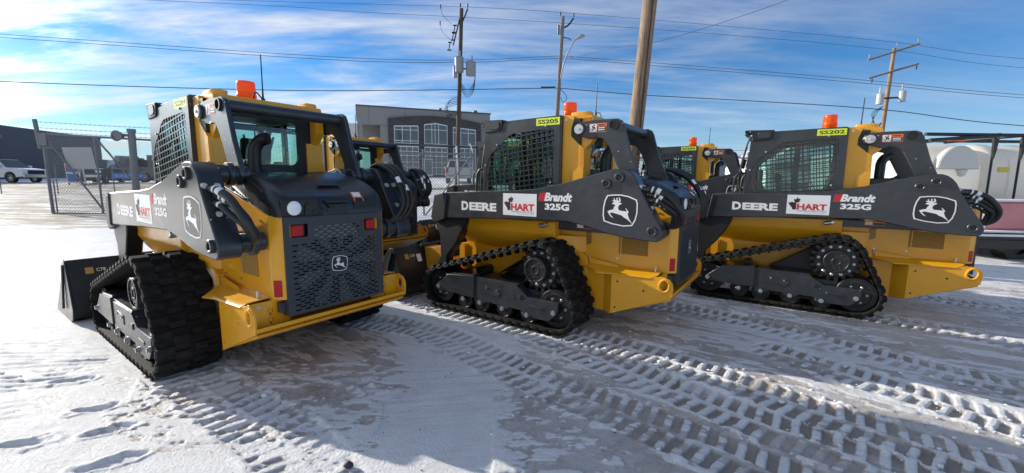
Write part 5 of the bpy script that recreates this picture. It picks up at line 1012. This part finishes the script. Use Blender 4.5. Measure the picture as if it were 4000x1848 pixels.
for k,(dz,lb) in enumerate(((0,'upper wire of the middle pair right of the lamp pole'),(-.2,'lower wire of the middle pair right of the lamp pole'))): wire(lb,[(3.23,30,10.0+dz*.7),(15.8,30,9.2+dz),(25.5,30,8.5+dz),(35.6,30,7.7+dz),(60,30,6.4+dz)],.016)
wire('topmost overhead wire across the sky',[(-70,30.2,14.6),(-20.1,30,13.42),(-3.63,30,13.12),(4.05,30,12.76),(15.6,30,11.95),(26.2,30,11.1),(35.2,30,10.1),(60,30,9)],.012)
wire('second overhead wire from the top',[(-70,30.2,14.9),(-20.1,30,13.2),(-12.3,30,12.8),(-3.6,30,12.45),(3.1,30,12.15),(15,30,11.45),(25.9,30,10.6),(35.3,30,9.5),(60,30,8.3)],.012)
wire('thin wire rising steeply to the upper right behind the thick pole',[(3.25,28,9.2),(5.0,22,8.1),(6.94,20,7.9),(12.4,20,9.66),(20,20,12.6)],.010)
# ---------------------------------------------------------------- right side: trailer with white tank, truck, snowy roofs
POLY=mat('white_poly',(.90,.89,.86),.45,noise=.03,nscale=3,bump=.1,bscale=20)
t_=POLY.node_tree; b=t_.nodes['Principled BSDF']; trl=N(t_,'ShaderNodeBsdfTranslucent'); trl.inputs[0].default_value=(.92,.90,.84,1); msx=N(t_,'ShaderNodeMixShader',inp={0:.5})
L(t_,b.outputs[0],msx.inputs[1]); L(t_,trl.outputs[0],msx.inputs[2]); L(t_,msx.outputs[0],t_.nodes['Material Output'].inputs[0]); MAR=mat('red_painted_plate',(.58,.21,.22),.4,noise=.12,nscale=30,bump=.3,bscale=60)
tl=thing('tank_trailer','flat deck trailer carrying a red tool box, at the right edge behind SS202','trailer')
mb=MB(); mb.prism([(8.3,7.5),(13.5,7.0),(13.5,9.8),(7.9,9.8)],.46,.58,'z'); obj('deck',mb,BLK,tl,.01)
mb=MB(); mb.prism([(8.3,7.49),(13.5,6.99),(13.5,7.45),(8.35,7.95)],.585,.62,'z'); obj('deck_snow',mb,SNOWM,tl,.02)
mb=MB(); mb.prism([(8.4,7.6),(13.5,7.1),(13.5,7.2),(8.4,7.7)],.28,.44,'z'); obj('frame_rail',mb,UND,tl)
mb=MB(); mb.add([(9.7,7.355,.46),(10.0,7.326,.46),(10.0,7.326,.54),(9.7,7.355,.54)],[(0,1,2,3)]); mb.v=[(x,y-.01,z) for x,y,z in mb.v]; obj('marker_light',mb,RLF,tl,smooth=False)
mb=MB(); mb.prism([(8.25,7.48),(13.5,6.97),(13.5,6.99),(8.25,7.50)],.52,.56,'z'); obj('edge_strip',mb,WHT,tl)
for x in(9.6,10.6): 
    mb=MB(); mb.ring((x,7.75,.30),(x,8.0,.30),.30,.16,24); mb.cyl((x,7.8,.30),(x,8.0,.30),.17,n=20); obj('wheel',mb,BLK,tl)
mb=MB(); mb.prism([(8.72,7.62),(13.4,7.16),(13.4,7.8),(8.85,8.2)],.62,1.14,'z'); bx_=obj('tool_box',mb,MAR,tl,.04)
mb=MB(); mb.prism([(8.70,7.60),(13.4,7.14),(13.4,7.82),(8.84,8.22)],1.14,1.18,'z'); obj('box_snow',mb,SNOWM,bx_,.02)
mb=MB(); mb.prism([(8.64,7.66),(8.72,7.62),(8.85,8.2),(8.8,8.24)],.64,1.13,'z'); obj('box_end',mb,POLY,bx_)
tk=thing('poly_tank','large white rounded poly tank strapped under black bars on the trailer','tank')
def tanksec(xa,xb,ye=8.45):
    mb=MB(); rows=[]
    for i in range(9):
        t_=i/8; x=xa+(xb-xa)*t_; k=1-.10*(abs(2*t_-1))**6
        sec=[]
        for j in range(25):
            a=PI*2*j/24; cz,sy=math.sin(a),math.cos(a); f=lambda v:math.copysign(abs(v)**.62,v)
            sec.append((x,ye+.85+.85*k*f(sy),1.50+.80*k*f(cz)))
        rows.append(sec)
    mb.grid(rows); mb.add(rows[0],[tuple(range(25))]); mb.add(rows[-1],[tuple(range(25))]); return mb
obj('tank_shell',tanksec(8.05,9.50),POLY,tk,ang=50); obj('tank_shell',tanksec(9.56,10.05),POLY,tk,ang=50); obj('tank_shell',tanksec(10.11,12.5),POLY,tk,ang=50)
mb=MB(); mb.prism([(8.45,1.75)]+[(8.45+.42-.42*math.cos(a)*1.0,1.75+.46*math.sin(a)) for a in np.linspace(.1,PI,14)],8.36,8.5); mb.prism([(8.9,1.75),(9.1,1.75),(9.05,1.62),(8.98,1.60)],8.38,8.5); obj('lid_dome',mb,mat('poly_grey',(.55,.54,.51),.5),tk,.02)
mb=MB(); mb.box(9.75,9.95,8.43,8.45,1.70,1.80); obj('caution_sticker',mb,mat('yellow_sticker',(.6,.5,.04),.5),tk)
fr=thing('strap_rack','black tubular rack with straps over the white poly tank','rack')
for a,b_ in(((8.1,8.35,2.42),(13,8.3,2.40)),((8.1,9.6,2.42),(13,9.6,2.42)),((8.15,8.3,2.30),(9.5,8.3,2.40)),((9.53,8.32,2.42),(9.53,9.9,2.42)),((10.08,8.3,2.42),(10.08,9.9,2.42)),((10.2,8.2,2.34),(12.5,7.9,2.30))): pipe('bar',a,b_,.035,fr,BLK)
for x in(9.53,10.08): pipe('strap',(x,8.40,2.40),(x+.02,8.40,.6),.020,fr,BLK); 
for x in(9.53,10.08): mb=MB(); mb.prism([(x-.05,2.35),(x+.05,2.35),(x+.03,2.1),(x,1.95),(x-.03,2.1)],8.36,8.40); obj('strap_plate',mb,BLK,fr)
mb=MB(); mb.box(8.55,8.85,8.30,8.36,2.29,2.32); obj('amber_marker',mb,AMB,fr)
# white service truck behind, seen through the lift arm
tr=thing('service_truck','white truck with dark louvred panels, seen through the lift arm of SS202','truck',(11.9,12.6,T3(9,13)-.2),R(-8))
mb=MB(); mb.box(-2.2,2.2,-1.1,1.1,.7,2.45); obj('box_body',mb,mat('grey_truck_paint',(.30,.31,.31),.45,noise=.08),tr,.06)
mb=MB()
for k in range(4): mb.box(-1.8,1.4,-1.13,-1.1,1.05+k*.36,1.25+k*.36)
obj('louvre_panel',mb,BLK,tr); 
mb=MB(); mb.box(-2.2,2.2,-1.0,1.0,.45,.7); obj('chassis',mb,UND,tr)
for x in(-1.5,1.5):
    for s_ in(1,-1): wheel(tr,x,.9*s_,.42)
rv=thing('white_cab','white truck cab with a spot lamp on its roof, between SS206 and SS202','truck',(10.7,17,T3(8.2,16.5)-.3),R(15))
mb=MB(); mb.prism([(-1.6,.5),(1.6,.5),(1.6,2.55),(1.2,2.95),(-.3,2.95),(-1.2,2.3),(-1.6,2.1)],-1.1,1.1); obj('cab_body',mb,PW,rv,.08)
mb=MB(); mb.box(-1.3,1.5,-1.13,-1.1,1.9,2.15); mb.box(-1.0,1.5,-1.12,-1.1,1.2,1.45); obj('stripe',mb,mat('maroon_stripe',(.07,.035,.04),.4),rv); mb=MB(); mb.cyl((.2,-.6,2.95),(.35,-.6,3.2),.09,n=10); obj('spot_lamp',mb,BLK,rv)
for x in(-1.0,1.0):
    for s_ in(1,-1): wheel(rv,x,.9*s_,.42)
sb=thing('snow_roofed_building','grey metal building with a snow covered sloping roof, right of SS206','building',(10.3,24,T3(9,24)-.75),R(6))
mb=MB(); mb.box(0,16,0,9,0,2.55); obj('wall',mb,mat('blue_grey_cladding',(.20,.22,.24),.6,noise=.08,nscale=2),sb)
mb=MB(); mb.prism([(-.3,2.5),(9.4,3.3),(9.4,3.4),(-.3,2.62)],-.3,16.3,'x'); rf=obj('roof',mb,TRIM,sb); mb=MB(); mb.prism([(.0,2.68),(9.2,3.43),(9.2,3.52),(.1,2.80)],-.1,15.0,'x'); obj('roof_snow',mb,SNOWM,rf,.04)
mb=MB(); mb.prism([(-.32,2.62),(16.4,2.95),(16.4,3.05),(-.32,2.74)],-.42,-.30); obj('fascia',mb,TRIM,sb)
for (x,y,w,d,h,lb,c) in((18,40,14,8,3.2,'grey warehouse far behind SS202 at the right',(.25,.26,.27)),(36,45,20,10,3.4,'long pale warehouse at the far right behind the tank trailer',(.42,.42,.42)),(3,62,12,8,5.0,'pale grey shop far behind SS205',(.40,.40,.39))):
    b0=thing('warehouse',lb,'warehouse',(x,y,T3(x,y)-.3)); mb=MB(); mb.box(0,w,0,d,0,h*.8); obj('wall',mb,mat('clad%d'%w,c,.7,noise=.05,nscale=2),b0); mb=MB(); mb.prism([(-.3,h*.78),(d/2,h),(d+.3,h*.78),(d+.3,h*.82),(d/2,h*1.04),(-.3,h*.82)],-.3,w+.3,'x'); obj('roof',mb,SNOWM,b0)
    mb=MB(); mb.box(w*.2,w*.2+2.4,-.05,0,0,2.9); obj('door',mb,WFR,b0)
